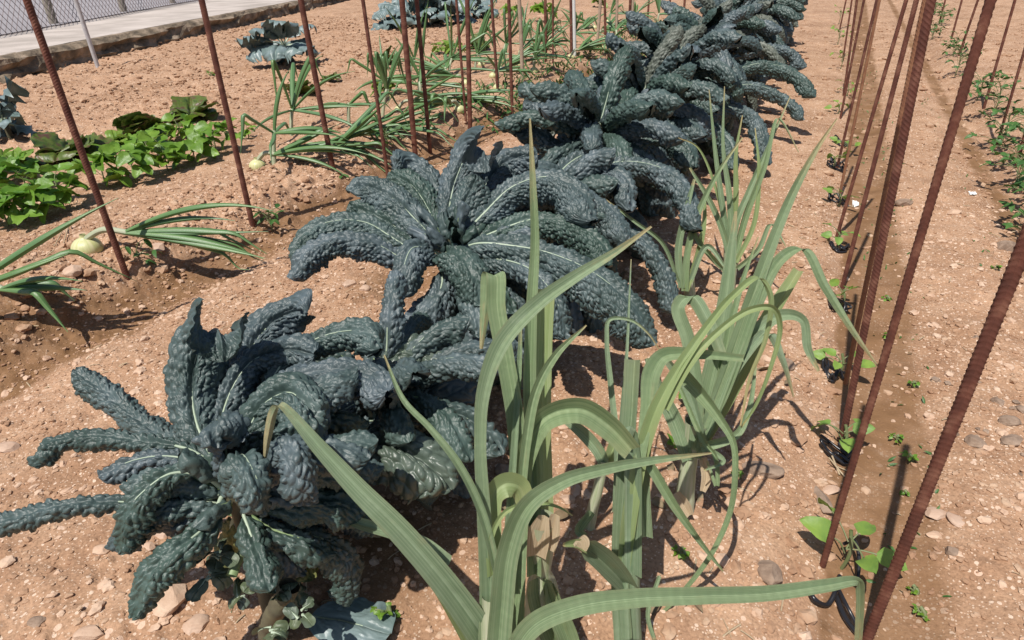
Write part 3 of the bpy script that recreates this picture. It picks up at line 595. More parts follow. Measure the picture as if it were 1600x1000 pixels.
fill(K5, c5, 9, 49, L=(.1, .2), el=(.7, 1.5), width=(.06, .09), droop=(.4, 1.6), res=.006)
fill(K4, c4, 9, 39, L=(.1, .18), el=(.7, 1.5), width=(.06, .09), droop=(.4, 1.6), res=.006)
fill(K5, c5-[0, 0, .2], 12, 48, L=(.34, .46), el=(-.4, .5), res=.008, width=(.12, .15), cell=.0155, amp=.010)
def big(y, zc, sd, lab):
    K, c = kale_base(-.80, y, zc, lab); r = .0054+.0003*sd; kw = dict(width=(.12, .16), cell=.0165, amp=.0105, res=r, curl=2.2, mats=('kale', 'kale', 'kale', 'kale', 'kale_dull'))
    fill(K, c, 26, 50+sd*10, L=(.4, .56), el=(.0, 1.4), **kw); fill(K, c, 10, 53+sd*10, L=(.12, .24), el=(.7, 1.5), width=(.07, .1), droop=(.4, 1.6), res=.008); fill(K, c-[0, 0, .18], 14, 51+sd*10, L=(.38, .52), el=(-.2, .7), **kw); fill(K, c-[0, 0, .36], 12, 52+sd*10, L=(.34, .46), el=(-.5, .3), **kw); return K
K6 = big(3.15, .50, 1, 'sixth kale plant from the near end, a broad dense dome of leaves')
K7 = big(3.85, .53, 2, 'seventh kale plant from the near end, leaves trailing to the right path')
K8 = big(4.6, .56, 3, 'eighth kale plant from the near end, darker, by the far rusty stakes')
for i, (pl, x, y, rz, s) in enumerate([(K6, -.80, 5.35, 2.6, 1.08), (K7, -.80, 6.1, 3.9, 1.05), (K8, -.78, 6.9, 5.0, 1.08), (K6, -.8, 7.7, .5, 1.12), (K7, -.8, 8.6, 1.5, 1.1), (K8, -.8, 9.5, 2.3, 1.1)]):
    dup(pl, onground(x, y), rz, f'{ORD[8+i]} kale plant from the near end of the long row', s)
for K, D, sp, w_ in [(K8, 4.25, [(1112,125,0),(1180,98,0),(1235,108,0),(1268,135,-.05),(1274,152,-.05)], .17),(K8, 4.1, [(1100,150,0),(1170,130,0),(1225,150,-.02),(1252,172,-.05),(1254,188,-.05)], .16),
  (K7, 3.6, [(1070,200,0),(1130,165,0),(1180,180,0),(1200,225,-.05),(1203,258,-.05)], .17),(K8, 4.6, [(1130,95,0),(1190,72,0),(1240,80,.0),(1260,105,.0)], .16),(K7, 3.55, [(1050,190,0),(1100,190,-.05),(1140,220,-.1),(1150,265,-.15)], .16)]:
    px_leaf(K, D, sp, w_, int(sp[1][0]), res=.0055, pet=.1, cell=.0165, amp=.0105, curl=2.3)
for i, sp in enumerate([[(380,790,0),(430,830,.05),(470,870,.06),(488,905,.06)], [(370,800,.02),(350,850,.05),(345,890,.06)]]):
    px_leaf(K1, 1.13, sp, .06, 400+i, res=.004, material='kale_yellow', curl=1.0, wav=.02, amp=.006)
# dry stump with sprouts in front of the first plant
st_ = thing('sprouting_stump', G(428, 985), 'pale kale stump with small grey sprouts at the bottom left', 'stump')
b = B(); g = G(428, 1010); pp, ss = spline([g-[0, 0, .02], g+[.0, .0, .05], P(440, 940, 1.13), P(452, 915, 1.12)], 16); btube(b, pp, .019*(1+.3*perlin(ss*60, ss*0)), 10); b.build('stem', M['kstem'], st_)
b = B(); btube(b, spline([P(362, 900, 1.08), P(375, 870, 1.1), P(405, 845, 1.12)], 10)[0], .009, 8); b.build('stub', M['petiole'], st_)
def small_leaves(parent, c, n, L, wd, seed, material, el=(-.2, 1.), cup=-.6, amp=.002, cell=.012, wav=.01, az=None, name='leaf', droop=(.4, 1.6), res=.005, ribw=.0016, rib=True, pet=.15):
    rg = np.random.RandomState(seed)
    for i in range(n):
        a = i*2.399+rg.uniform(-.4, .4) if az is None else rg.uniform(*az); e = rg.uniform(*el); l = rg.uniform(*L)
        blister_leaf(parent, arch(np.array(c)+[rg.uniform(-.01, .01), rg.uniform(-.01, .01), 0], a, e, l, rg.uniform(*droop), rg.uniform(-.3, .3)), rg.uniform(*wd), seed*31+i, res=res, curl=cup, blend=0, amp=amp, cell=cell, wav=wav, material=material, pet=pet, ribw=ribw, roll=rg.uniform(-.5, .5), rib=rib, name=name)
for (px, py, D, n, L) in ((440,930,1.11,7,.05),(400,915,1.12,5,.06),(345,865,1.1,5,.08),(330,900,1.1,4,.07),(470,960,1.1,5,.06),(425,990,1.1,5,.05),(375,930,1.12,4,.06)):
    small_leaves(st_, P(px, py, D), n, (L*.4, L*.75), (.012, .03), px, 'sprout', res=.003, droop=(.4, 2.5))
b_ = G(560, 975); fl = thing('fallen_leaf', b_, 'pale grey fallen kale leaf lying on the shaded soil at the bottom', 'leaf')
blister_leaf(fl, [G(480, 962, .01), G(530, 966, .02), G(570, 975, .03), G(612, 990, .02)], .10, 9, curl=.3, amp=.002, wav=.02, material='cabbage', blend=0, pet=.05, name='blade')
# ------------------------------------------------------------------ leeks
def strap(parent, spec, material='leek', fold=.35, name='leaf', n=150, roll=0., nv=9, cupw=0., thick=1., ws=1.):
    """spec: (px, py, D, width in px) along the leaf"""
    pts = np.array([np.r_[P(a, b__, D), w_/F*D] for a, b__, D, w_ in spec])
    c4_, s = spline(pts, n); c = c4_[:, :3]; w_ = np.maximum(c4_[:, 3], .0012)*.44*ws; T = tangents(c)
    S0 = np.cross(T.mean(0), np.array([0, 1., 0])); S = np.cross(T, c-C0); S /= np.linalg.norm(S, axis=1)[:, None]+1e-9; i = 5
    while i < n-6:                                # a sharp bend is a fold across the blade: both limbs keep the same side
        if T[i-5]@T[min(n-1, i+5)] < .15:
            j = i
            while j < n-6 and T[max(0, j-5)]@T[min(n-1, j+5)] < .15: j += 1
            i0, i1 = max(0, i-3), min(n-1, j+3)
            if S[i0]@S[i1] < 0: S[i1:] *= -1
            f = np.linspace(0, 1, i1-i0+1)[:, None]; S[i0:i1+1] = S[i0]*(1-f)+S[i1]*f; i = i1+6
        i += 1
    S /= np.linalg.norm(S, axis=1)[:, None]+1e-9; N = np.cross(S, T); N /= np.linalg.norm(N, axis=1)[:, None]+1e-6
    if roll: S, N = S*math.cos(roll)+N*math.sin(roll), N*math.cos(roll)-S*math.sin(roll)
    kk = np.hanning(9)[1:-1]; kk /= kk.sum(); S, N = [np.stack([np.convolve(np.pad(Z_[:, q], 3, 'edge'), kk, 'valid') for q in range(3)], 1) for Z_ in (S, N)]
    sg = np.sign((N*(C0-c)).sum(1).mean()) or 1; N = N*sg
    v = np.array([-1, -.96, -.7, -.35, -.07, 0, .07, .35, .7, .96, 1]); nv = 11; fo = fold*1.7*(1+.4*perlin(s*9, s*0+len(spec)))
    V = c[:, None]+S[:, None]*(w_[:, None]*v[None])[..., None]+N[:, None]*(w_[:, None]*fo[:, None]*(np.abs(v)[None]**1.1-.5))[..., None]
    V = V+N[:, None]*(w_[:, None]*.05*perlin(s[:, None]/.03, v[None]*1.1+len(spec)))[..., None]
    b = B(); b.add(V, gridq(n, nv), UV=np.stack(np.meshgrid(s*3+spec[0][0], (v+1)/2, indexing='ij')[::-1], -1))
    o = b.build(name, M[material], parent); q_ = (math.sin(spec[0][0]*3.7+spec[-1][1]) % 1)
    ag = (1. if spec[-1][3] < 10 else .2)*sstep(1-.05-.22*q_, 1, (s/s[-1])[:, None]+.08*perlin(s[:, None]/.02, v[None]*2))*.9+.12*sstep(.9, 1, np.abs(v))[None]+.25*sstep(.55, .9, perlin(s[:, None]/.05+q_*9, v[None]*1.4))
    at = o.data.attributes.new('age', 'FLOAT', 'POINT'); at.data.foreach_set('value', np.clip(ag, 0, 1).astype(np.float32).ravel()); return o
def shank(parent, spec, material='shank', ns=16, name='shank', wob=.05):
    pts = np.array([np.r_[P(a, b__, D), w_/F*D/2] for a, b__, D, w_ in spec]); c4_, s = spline(pts, 30)
    b = B(); btube(b, c4_[:, :3], c4_[:, 3]*(1+wob*perlin(s*40, s*0)), ns); return b.build(name, M[material], parent)
LG = 'leeks in the row beside the kale'
def leek(base, label): return thing('leek', base, label, 'leek', LG)
l1 = leek(G(775, 1150), 'large leek at the bottom centre with a crown of tall arching leaves')
shank(l1, [(775,1190,1.06,56),(772,1080,1.04,48),(772,1000,1.02,44),(770,930,1.0,34)])
for sp, m_, fo in [
 ([(792,1060,1.05,60),(745,980,1.0,52),(690,905,.97,46),(625,830,.95,42),(560,765,.94,36),(500,700,.94,27),(437,632,.95,14),(428,642,.96,16),(419,680,.97,14),(414,716,.98,6)], 'leek', .5),
 ([(775,1060,1.04,44),(735,990,1.02,40),(695,925,1.01,32),(660,880,1.0,22),(641,856,1.0,12)], 'leek_light', .7),
 ([(700,880,1.06,26),(660,850,1.1,24),(610,832,1.12,22),(560,818,1.13,20),(536,808,1.14,14)], 'leek', .5),
 ([(762,1060,1.02,36),(764,930,1.0,32),(757,800,.98,26),(751,690,.97,22),(757,610,.96,26),(785,535,.96,32),(840,475,.97,28),(900,432,.98,22),(960,395,.99,14),(1018,354,1.0,4)], 'leek', .45),
 ([(800,1060,1.05,40),(806,900,1.05,36),(812,780,1.06,32),(806,660,1.06,32),(790,560,1.06,32),(776,480,1.06,33),(774,428,1.06,34),(766,430,1.07,30),(760,470,1.08,22),(752,545,1.09,6)], 'leek', .4),
 ([(835,900,1.1,26),(834,760,1.1,24),(828,620,1.1,24),(831,480,1.11,20),(836,380,1.12,16),(833,290,1.12,12),(828,185,1.13,3)], 'leek', .7),
 ([(850,850,1.14,40),(848,760,1.14,38),(846,650,1.14,36),(848,540,1.14,36),(853,452,1.14,34)], 'leek_light', .35),
 ([(812,790,1.04,16),(822,690,1.03,18),(838,610,1.02,18),(868,555,1.01,14),(916,508,1.0,3)], 'leek', .4),
 ([(775,1080,.97,44),(783,960,.95,42),(795,860,.93,40),(825,790,.91,34),(880,752,.9,26),(950,732,.9,20),(1030,718,.91,13),(1112,708,.92,3)], 'leek', .5),
 ([(812,800,1.06,28),(820,715,1.05,36),(850,655,1.04,42),(905,640,1.04,46),(950,665,1.05,44),(988,705,1.06,36)], 'leek', .45),
 ([(785,1060,.97,36),(830,980,.94,38),(900,948,.92,36),(990,935,.91,32),(1090,931,.91,29),(1200,927,.92,26),(1290,915,.93,22),(1340,908,.94,16),(1344,925,.96,14),(1341,1000,1.0,12),(1336,1060,1.02,6)], 'leek', .4),
 ([(772,900,1.0,26),(770,830,1.0,30),(771,775,1.0,36),(790,757,1.0,44),(812,762,1.01,40),(820,790,1.02,26)], 'leek_light', .3),
 ([(778,900,.97,16),(752,800,.95,16),(715,725,.94,15),(672,670,.94,12),(630,625,.95,10),(600,555,.96,3)], 'leek', .6),
 ([(770,900,.98,10),(768,840,.96,9),(790,800,.95,9),(835,786,.95,8),(872,792,.96,5),(895,806,.97,2)], 'leek_light', .5),
 ([(790,900,1.0,16),(798,780,1.02,14),(806,660,1.05,12),(812,560,1.07,9),(814,482,1.08,3)], 'leek', .6)]:
    strap(l1, sp, m_, fo, roll=random.Random(sp[0][0]).uniform(-.25, .25))
l2 = leek(G(850, 1035), 'cut leek with a pale open topped shank and a short dark sheath below')
shank(l2, [(848,1040,1.2,58),(848,990,1.18,60),(848,930,1.15,54),(846,905,1.14,42),(846,893,1.13,30),(846,870,1.12,36),(845,830,1.1,44),(846,812,1.09,50)], 'shank')
strap(l2, [(880,1030,1.15,40),(858,970,1.12,52),(845,925,1.11,50),(844,905,1.11,40)], 'leek', .5, 'sheath'); strap(l2, [(900,1060,1.14,36),(888,1000,1.12,38),(868,950,1.11,34),(858,912,1.11,16)], 'leek', .6, 'sheath')
strap(l2, [(838,870,1.085,34),(842,835,1.07,40),(850,806,1.06,20)], 'dry', .3, 'torn_rim'); strap(l2, [(856,860,1.08,26),(862,830,1.07,30),(868,804,1.06,16)], 'dry', .3, 'torn_rim')
l3 = leek(G(985, 1060), 'tall upright leek with a broken drooping cut leaf and stiff folded tops')
shank(l3, [(985,1080,1.2,42),(984,1000,1.18,38),(982,930,1.17,36),(985,850,1.16,34)], 'leek')
for sp, m_, fo in [
 ([(978,1040,1.16,38),(972,930,1.16,36),(972,830,1.16,34),(978,740,1.16,32),(985,650,1.17,30),(990,562,1.18,32)], 'leek', .8),
 ([(990,900,1.14,34),(990,820,1.14,34),(990,740,1.13,34),(986,690,1.12,32),(985,668,1.11,26),(978,690,1.1,20)], 'leek', .5),
 ([(975,880,1.15,26),(985,800,1.14,30),(1000,720,1.13,28),(1025,640,1.12,28),(1060,575,1.12,22),(1105,510,1.12,16),(1145,462,1.13,14),(1185,434,1.14,13),(1204,462,1.15,11),(1196,530,1.17,9),(1172,590,1.19,7),(1157,665,1.2,3)], 'leek_light', .5),
 ([(1040,640,1.12,12),(1075,570,1.12,18),(1120,520,1.12,14),(1170,485,1.12,13),(1208,482,1.13,12),(1219,512,1.15,10),(1204,575,1.17,8),(1180,635,1.2,6),(1158,668,1.22,3)], 'leek_light', .5),
 ([(1000,720,1.12,20),(1012,640,1.14,28),(1020,580,1.15,36),(1038,556,1.15,30),(1095,554,1.14,20),(1162,560,1.14,14)], 'leek', .4),
 ([(1062,580,1.2,30),(1090,610,1.2,26),(1125,655,1.2,18),(1146,692,1.2,13),(1149,740,1.2,12),(1141,800,1.22,11),(1115,860,1.23,10),(1078,912,1.25,9),(1030,960,1.27,6),(965,990,1.28,3)], 'leek', .5),
 ([(1003,710,1.17,16),(1020,735,1.16,20),(1050,785,1.16,18),(1085,835,1.17,12),(1130,893,1.2,4)], 'leek', .6),
 ([(985,925,1.16,30),(965,900,1.11,42),(940,875,1.07,48),(912,853,1.04,42)], 'leek', .9),
 ([(915,855,1.04,24),(900,850,1.03,18),(880,852,1.02,8)], 'leek_light', .8),
 ([(962,800,1.2,14),(964,700,1.22,13),(955,610,1.24,12),(948,530,1.25,9),(952,500,1.25,8),(985,500,1.25,6),(1012,520,1.25,4),(1030,546,1.26,2)], 'leek', .4),
 ([(965,760,1.22,12),(972,650,1.23,10),(980,540,1.25,6),(983,470,1.26,4),(986,405,1.27,2)], 'leek', .4),
 ([(1030,900,1.2,8),(1012,960,1.2,9),(1022,1000,1.2,8)], 'leek', .4),
 ([(1010,840,1.18,26),(1004,760,1.18,30),(1010,690,1.18,24),(1040,600,1.18,10)], 'leek', .5)]:
    strap(l3, sp, m_, fo, roll=random.Random(sp[0][0]).uniform(-.25, .25), ws=.9)
strap(l3, [(912,862,1.035,10),(908,848,1.03,30),(903,842,1.03,24)], 'dry', .3, 'torn_end')
l4 = leek(G(918, 836), 'thin yellowish leek shank with a blunt cut leaf between the two big leeks')
shank(l4, [(915,845,1.47,22),(925,800,1.45,18),(935,760,1.43,17),(943,720,1.42,16)], 'shank')
strap(l4, [(948,735,1.41,18),(935,705,1.41,22),(912,678,1.41,22),(884,656,1.41,14)], 'leek', .5); strap(l4, [(944,740,1.42,16),(958,700,1.42,20),(970,660,1.42,14)], 'leek_light', .5)
strap(l4, [(925,800,1.42,14),(905,830,1.42,16),(915,838,1.42,10)], 'leek', .6)
l5 = leek(G(1070, 812), 'leek with a pale shank wrapped in papery brown skin, leaves kinked over to the right')
shank(l5, [(1068,820,1.5,30),(1070,780,1.49,30),(1074,740,1.47,27),(1080,700,1.46,28),(1090,660,1.44,40)], 'shank')
strap(l5, [(1098,715,1.43,14),(1104,745,1.42,18),(1098,768,1.42,10)], 'dry', .5, 'dry_skin'); strap(l5, [(1056,770,1.45,14),(1068,790,1.44,24),(1078,806,1.44,14)], 'dry', .5, 'dry_skin')
for sp, m_, fo in [
 ([(1085,715,1.44,34),(1100,640,1.44,46),(1118,560,1.44,46),(1132,480,1.44,38),(1142,400,1.44,26),(1150,330,1.44,6)], 'leek', .5),
 ([(1090,705,1.42,30),(1125,610,1.41,34),(1160,510,1.4,36),(1195,410,1.38,30),(1235,310,1.36,22),(1275,235,1.34,12),(1308,185,1.33,3)], 'leek', .5),
 ([(1100,690,1.42,26),(1145,580,1.4,30),(1185,470,1.38,32),(1220,405,1.37,30),(1255,388,1.36,24),(1290,448,1.35,22),(1335,520,1.34,14),(1373,574,1.34,3)], 'leek', .4),
 ([(1105,680,1.43,28),(1140,590,1.42,34),(1185,515,1.41,36),(1225,492,1.4,30),(1254,500,1.4,22),(1262,545,1.4,20),(1279,580,1.4,7)], 'leek', .4),
 ([(1100,690,1.45,30),(1150,600,1.46,38),(1200,500,1.47,38),(1248,422,1.48,26)], 'leek_light', .5),
 ([(1085,700,1.42,30),(1090,620,1.42,32),(1075,530,1.42,34),(1060,478,1.42,34),(1078,462,1.42,34),(1105,500,1.4,34),(1130,560,1.39,24)], 'leek', .4),
 ([(1075,720,1.44,30),(1055,660,1.45,40),(1030,610,1.46,30),(1010,560,1.47,10)], 'leek', .5),
 ([(1110,650,1.42,26),(1160,560,1.4,26),(1200,520,1.4,24),(1222,560,1.4,16),(1240,620,1.42,4)], 'leek', .4),
 ([(1095,700,1.4,26),(1150,680,1.38,20),(1170,640,1.38,14),(1182,560,1.4,6)], 'leek', .4),
 ([(1060,600,1.4,10),(1100,690,1.38,14),(1118,715,1.38,12),(1120,760,1.38,10),(1105,720,1.4,6)], 'leek', .5),
 ([(1100,690,1.4,20),(1075,610,1.4,24),(1040,560,1.38,18)], 'leek', .5),
 ([(1120,640,1.42,22),(1135,540,1.42,20),(1160,440,1.42,12),(1185,370,1.42,3)], 'leek', .5),
 ([(1105,700,1.4,14),(1130,720,1.38,12),(1100,735,1.36,5)], 'leek', .5)]:
    strap(l5, sp, m_, fo, roll=random.Random(sp[0][0]).uniform(-.25, .25), ws=.70)
l6 = leek(G(1138, 452), 'leek behind the kinked one with a tight bunch of narrow upright leaves')
shank(l6, [(1137,465,2.45,20),(1140,430,2.42,20),(1143,395,2.4,24)], 'shank')
for sp, m_, fo in [
 ([(1143,420,2.4,22),(1132,370,2.38,20),(1112,320,2.36,18),(1078,262,2.34,8)], 'leek', .5),
 ([(1142,420,2.4,22),(1150,350,2.36,22),(1170,300,2.34,20),(1200,230,2.32,12),(1235,150,2.3,3)], 'leek', .5),
 ([(1140,410,2.4,20),(1130,330,2.38,20),(1118,240,2.36,14),(1108,140,2.34,3)], 'leek', .5),
 ([(1143,400,2.4,20),(1140,310,2.38,20),(1130,230,2.36,12),(1132,135,2.34,3)], 'leek', .5),
 ([(1145,400,2.4,20),(1150,300,2.38,18),(1150,240,2.36,12),(1160,180,2.34,3)], 'leek_light', .5),
 ([(1145,420,2.4,18),(1165,340,2.36,22),(1195,260,2.3,16),(1215,185,2.28,10),(1222,190,2.28,8),(1248,238,2.28,3)], 'leek', .5),
 ([(1143,430,2.38,18),(1110,400,2.3,18),(1085,365,2.28,14),(1080,330,2.28,5)], 'leek', .6),
 ([(1150,410,2.38,16),(1178,350,2.34,16),(1186,270,2.32,12),(1180,200,2.32,3)], 'leek_light', .4),
 ([(1152,420,2.36,16),(1185,390,2.3,16),(1205,350,2.28,12),(1228,385,2.26,4)], 'leek', .5),
 ([(1140,400,2.4,12),(1120,300,2.4,10),(1090,230,2.38,6),(1060,215,2.36,3)], 'leek_light', .5)]:
    strap(l6, sp, m_, fo, ws=.52)
l7 = leek(G(1080, 452), 'leek with one long narrow leaf slanting up to the right in front of the kale')
shank(l7, [(1078,460,2.4,18),(1076,425,2.38,16)], 'shank')
for sp, m_, fo in [
 ([(1070,455,2.3,22),(1075,390,2.28,20),(1092,330,2.26,18),(1125,265,2.22,12),(1160,215,2.2,5)], 'leek', .5),
 ([(1065,450,2.3,20),(1060,390,2.28,22),(1072,330,2.26,18),(1085,280,2.25,8)], 'leek', .5),
 ([(1072,455,2.3,16),(1090,400,2.3,18),(1100,350,2.3,14),(1102,300,2.3,4)], 'leek_light', .5),
 ([(1060,440,2.25,10),(1035,380,2.2,12),(990,345,2.16,10),(945,310,2.14,3)], 'leek', .5),
 ([(1078,440,2.3,16),(1105,385,2.26,16),(1135,420,2.24,8)], 'leek', .5)]:
    strap(l7, sp, m_, fo, ws=.58)
# ------------------------------------------------------------------ onions
def onion(px, py, az, el, n, L, seed, label, spread=.5, bulb=.045, sh=.12, lel=None, r0=.011, gxy=None):
    rg = np.random.RandomState(seed); q = G(px, py) if gxy is None else onground(*gxy)
    t = thing('onion_plant', q, label, 'onion', 'onions in the left bed')
    top = q+np.array([0, 0, bulb*.9])
    if bulb > 0:
        u = np.linspace(0, 1, 18); rr = bulb*np.sqrt(np.clip(1-(2*np.clip(u*1.12, 0, 1)-1)**2, 0, 1)); rr = np.maximum(rr, .012*(u > .6)); rr[0] = .004
        path = q+np.c_[u*.0, u*.0, (u-.35)*bulb*1.9]; V, Q, U = tube(path, rr, 20); b = B(); b.add(V, Q, UV=U); b.build('bulb', M['onion'], t); top = path[-2]
    d = np.array([math.cos(az)*math.cos(el), math.sin(az)*math.cos(el), math.sin(el)])
    kn = top+d*sh*.5+np.array([0, 0, .02]); e_ = top+d*sh
    b = B(); p_, s_ = spline([top-[0, 0, .02], kn, e_], 12); btube(b, p_, np.linspace(r0*1.15, r0*1.0, 12), 10); b.build('neck', M['shank'], t)
    for i in range(n):
        a = az+rg.uniform(-spread, spread); e0 = (el if lel is None else lel)+rg.uniform(-.25, .35); l = L*rg.uniform(.6, 1.1)
        if el > .8: a = rg.uniform(0, 6.28); e0 = rg.choice([1.35, 1.2, .7, .1, .0]); a = rg.choice([a, RZ+rg.uniform(-.6, .6)]); l *= .85
        pts = arch(e_-d*.015, a, e0, l, rg.uniform(.0, .7), rg.uniform(-.3, .3), n=7)
        if rg.rand() < .5:
            k = rg.randint(4, 6); dd = pts[k]-pts[k-1]; 
            for j in range(k+1, len(pts)): pts[j] = pts[j-1]+np.array([dd[0]*.6, dd[1]*.6, -abs(dd[2])-.035])
        pts = [np.array([p[0], p[1], max(p[2], float(ground(p[0], p[1]))+.012)]) for p in pts]
        c, s = spline(pts, 26); u = s/s[-1]; r = r0*rg.uniform(.75, 1.2)*np.clip((1-u)*2.2, .06, 1)**.7*(.8+.5*np.sin(np.pi*u))
        b = B(); btube(b, c, r, 8, .75); b.build('leaf', M['onion_leaf'], t)
RZ = .433
ON = [(138,392,RZ-.02,.06,10,.62,'white onion bulb half out of the soil beside the first left stake',.12,.062,.2),
 (-110,500,RZ+.3,.22,4,.6,'onion at the left edge with leaves sloping up toward the bulb',.35,.05,.15),
 (-30,455,RZ-.1,.1,6,.4,'onion at the left edge with limp leaves lying on the soil',.4,.0,.1),
 (403,262,RZ+.1,.15,8,.62,'pale onion bulb with bent neck, leaves lying to the right',.3,.05,.12),
 (428,258,1.6,1.25,9,.62,'upright onion beside the bulb with bent neck',.9,.0,.2),
 (535,215,RZ-.35,.2,8,.5,'onion with a white neck fallen over to the right near the third stake',.35,.0,.15),
 (545,195,1.6,1.3,6,.45,'slim upright onion behind the fallen white neck',.9,.0,.16),
 (597,182,1.2,1.2,8,.62,'upright onion between the third and fourth left stakes',.9,.0,.22),
 (622,172,RZ-.1,.25,9,.6,'onion with yellow green bent neck beside the fifth left stake',.3,.03,.14),
 (655,150,1.6,1.3,9,.7,'tall upright onion behind the fifth left stake',.9,.02,.16),
 (728,132,RZ+2.9,.2,8,.6,'white onion bulb whose leaves lie to the left',.35,.045,.12),
 (742,110,1.3,1.2,9,.85,'tall broad leaved onion beside the seventh left stake',.9,.02,.16),
 (770,120,RZ-.2,.3,8,.6,'onion with leaves splayed low between the far stakes',.6,.04,.12)]
ON += [(470,232,RZ-.2,.15,9,.7,'onion fallen over to the right behind the second stake',.3,.0,.14),
 (500,238,RZ+.3,.3,8,.65,'onion lying low between the second and third left stakes',.6,.0,.12),
 (455,212,1.8,1.1,9,.8,'tall upright onion with a bent outer leaf left of the third stake',.9,.0,.2),
 (575,205,RZ-.1,.2,8,.7,'onion with flat spread leaves behind the third left stake',.4,.0,.12),
 (690,158,RZ-.2,.2,9,.75,'onion with long leaves lying right behind the fifth left stake',.3,.0,.12),
 (700,120,1.4,1.1,9,.9,'tall upright onion between the sixth and seventh left stakes',.9,.0,.2),
 (785,95,1.4,1.1,9,.85,'tall upright onion behind the ninth left stake',.9,.02,.2),
 (640,118,1.2,1.1,8,.8,'upright onion below the far cauliflowers',.9,.0,.2),
 (810,92,RZ-.1,.3,10,.8,'onion with spread leaves by the nearest wooden stake',.9,.03,.12)]
for i, (px, py, az, el, n, L, lb, sp, bu, sh) in enumerate(ON): onion(px, py, az, el, n-1, L*1.05, 500+i, lb, sp, bu, sh, r0=.0125)
rg = np.random.RandomState(77)
for i in range(24):
    x = -2.72-.5*(i % 3)+rg.uniform(-.1, .1); y = 4.6+i*.33+rg.uniform(-.1, .1)
    onion(0, 0, rg.uniform(-.5, 2.5) if i % 2 else rg.uniform(0, 6), rg.choice([.25, 1.2]), 9, .6, 600+i, f'far onion plant beyond the white stake, {ORD[i].replace("nearest", "nearest of those")} along the left bed', .7, .045, .12, gxy=(x, y), r0=.013)
# ------------------------------------------------------------------ leafy plants
def leaflet(b, p, az, el, L, W, rg, heart=False, fold=.25, droop=.5):
    n, m = 8, 5; u = np.linspace(0, 1, n); v = np.linspace(-1, 1, m)
    d = []; q = np.array(p, float); 
    for i in range(n):
        d.append(q.copy()); e = el-droop*u[i]; q = q+L/(n-1)*np.array([math.cos(az)*math.cos(e), math.sin(az)*math.cos(e), math.sin(e)])
    c = np.array(d); T = tangents(c); S = np.cross(T, [0, 0, 1.]); S = S/(np.linalg.norm(S, axis=1)[:, None]+1e-6); ro = rg.uniform(-.8, .8)
    N = np.cross(S, T); S2 = S*math.cos(ro)+N*math.sin(ro); N = np.cross(S2, T)
    w_ = W/2*np.sin(np.pi*np.clip(u, 0, 1)**(.56 if heart else .72))**(.6 if heart else .8); w_[0] = W*(.12 if heart else .02); w_[-1] = W*.01
    V = c[:, None]+S2[:, None]*(w_[:, None]*v[None])[..., None]+N[:, None]*(w_[:, None]*fold*np.abs(v)[None]+W*.05*np.sin(v[None]*5+u[:, None]*9))[..., None]
    b.add(V, gridq(n, m))
def bean(px, py, label, n=9, h=.2, s=.1, seed=1, m='bean', name='bean_plant', cat='bean plant', group='bean plants in the left bed', heart=True, tri=3, gxy=None, wr=.75, lower=.3):
    rg = np.random.RandomState(seed); q = G(px, py) if gxy is None else onground(*gxy); t = thing(name, q, label, cat, group)
    bs = B(); bl = B(); btube(bs, spline([q-[0, 0, .02], q+[.01, 0, h*.4], q+[.0, .01, h*.8]], 8)[0], .004, 6)
    for i in range(n):
        a = i*2.4+rg.uniform(-.4, .4); o = q+[0, 0, h*rg.uniform(lower, .8)]; r = rg.uniform(.04, .12)*h/.2; e = np.array([math.cos(a)*r, math.sin(a)*r, h*rg.uniform(.05, .35)]); k = o+e
        btube(bs, spline([o, o+e*[.5, .5, .8], k], 6)[0], .0018, 5)
        for j in range(tri):
            aa = a+(j-(tri-1)/2)*1.5; leaflet(bl, k, aa, rg.uniform(-.5, .7), s*rg.uniform(.75, 1.15), s*wr*rg.uniform(.8, 1.1), rg, heart, droop=rg.uniform(.2, 1.))
    bs.build('stem', M['stem'], t); bl.build('foliage', M[m], t); return t
BP = [(12,352),(55,345),(100,325),(-15,300),(40,290),(165,290),(212,285),(262,268),(305,255),(338,240),(235,250),(285,225)]
WB = ['at the left edge','second from the left edge','right of the left stake foot','half cut by the left edge, behind','behind the two leftmost','just right of the first stake','with large leaves below the lettuce','in the middle of the right clump','near the right end of the clump','last at the right end before the second stake','at the back of the clump by the lettuce','at the back right of the clump']
for i, (a, c) in enumerate(BP): bean(a, c, f'bright green bean plant {WB[i]}', 9, .19, .105, 700+i, lower=.08)
bean(388, 216, 'tiny light green bean seedling right of the second stake', 3, .08, .07, 720, group='bean plants in the left bed')
for i, (a, c, s_, lb) in enumerate([(712,92,.16,'light green spinach plant behind the tall onion'),(800,30,.2,'mid green leafy plant behind the wooden stake'),(850,35,.26,'bushy green leafy plant at the top behind the far stakes'),(935,12,.2,'light green leafy plant at the top edge left of the far kale'),(600,150,.12,'small light green plant beside the upright onion'),(690,85,.12,'yellow green low plant between two left stakes')]):
    bean(a, c, lb, 10, s_, s_*.8, 730+i, m='lettuce' if i != 2 else 'bean', name='leafy_plant', cat='plant', group=None, tri=2)
def lettuce(px, py, lab, n, L, m, seed, name='lettuce', cat='lettuce'):
    q = G(px, py); t = thing(name, q, lab, cat); small_leaves(t, q+[0, 0, .015], n, (L*.55, L), (L*.6, L*.85), seed, m, el=(.15, 1.2), cup=-.9, amp=.004, cell=.02, wav=.022, res=.012, ribw=.0025, rib=False, pet=.02)
lettuce(222, 214, 'red tinged lettuce behind the large leaved bean plant', 16, .30, 'lettuce_red', 1); lettuce(300, 184, 'dark red green lettuce at the back of the bean clump', 13, .30, 'lettuce_red', 2)
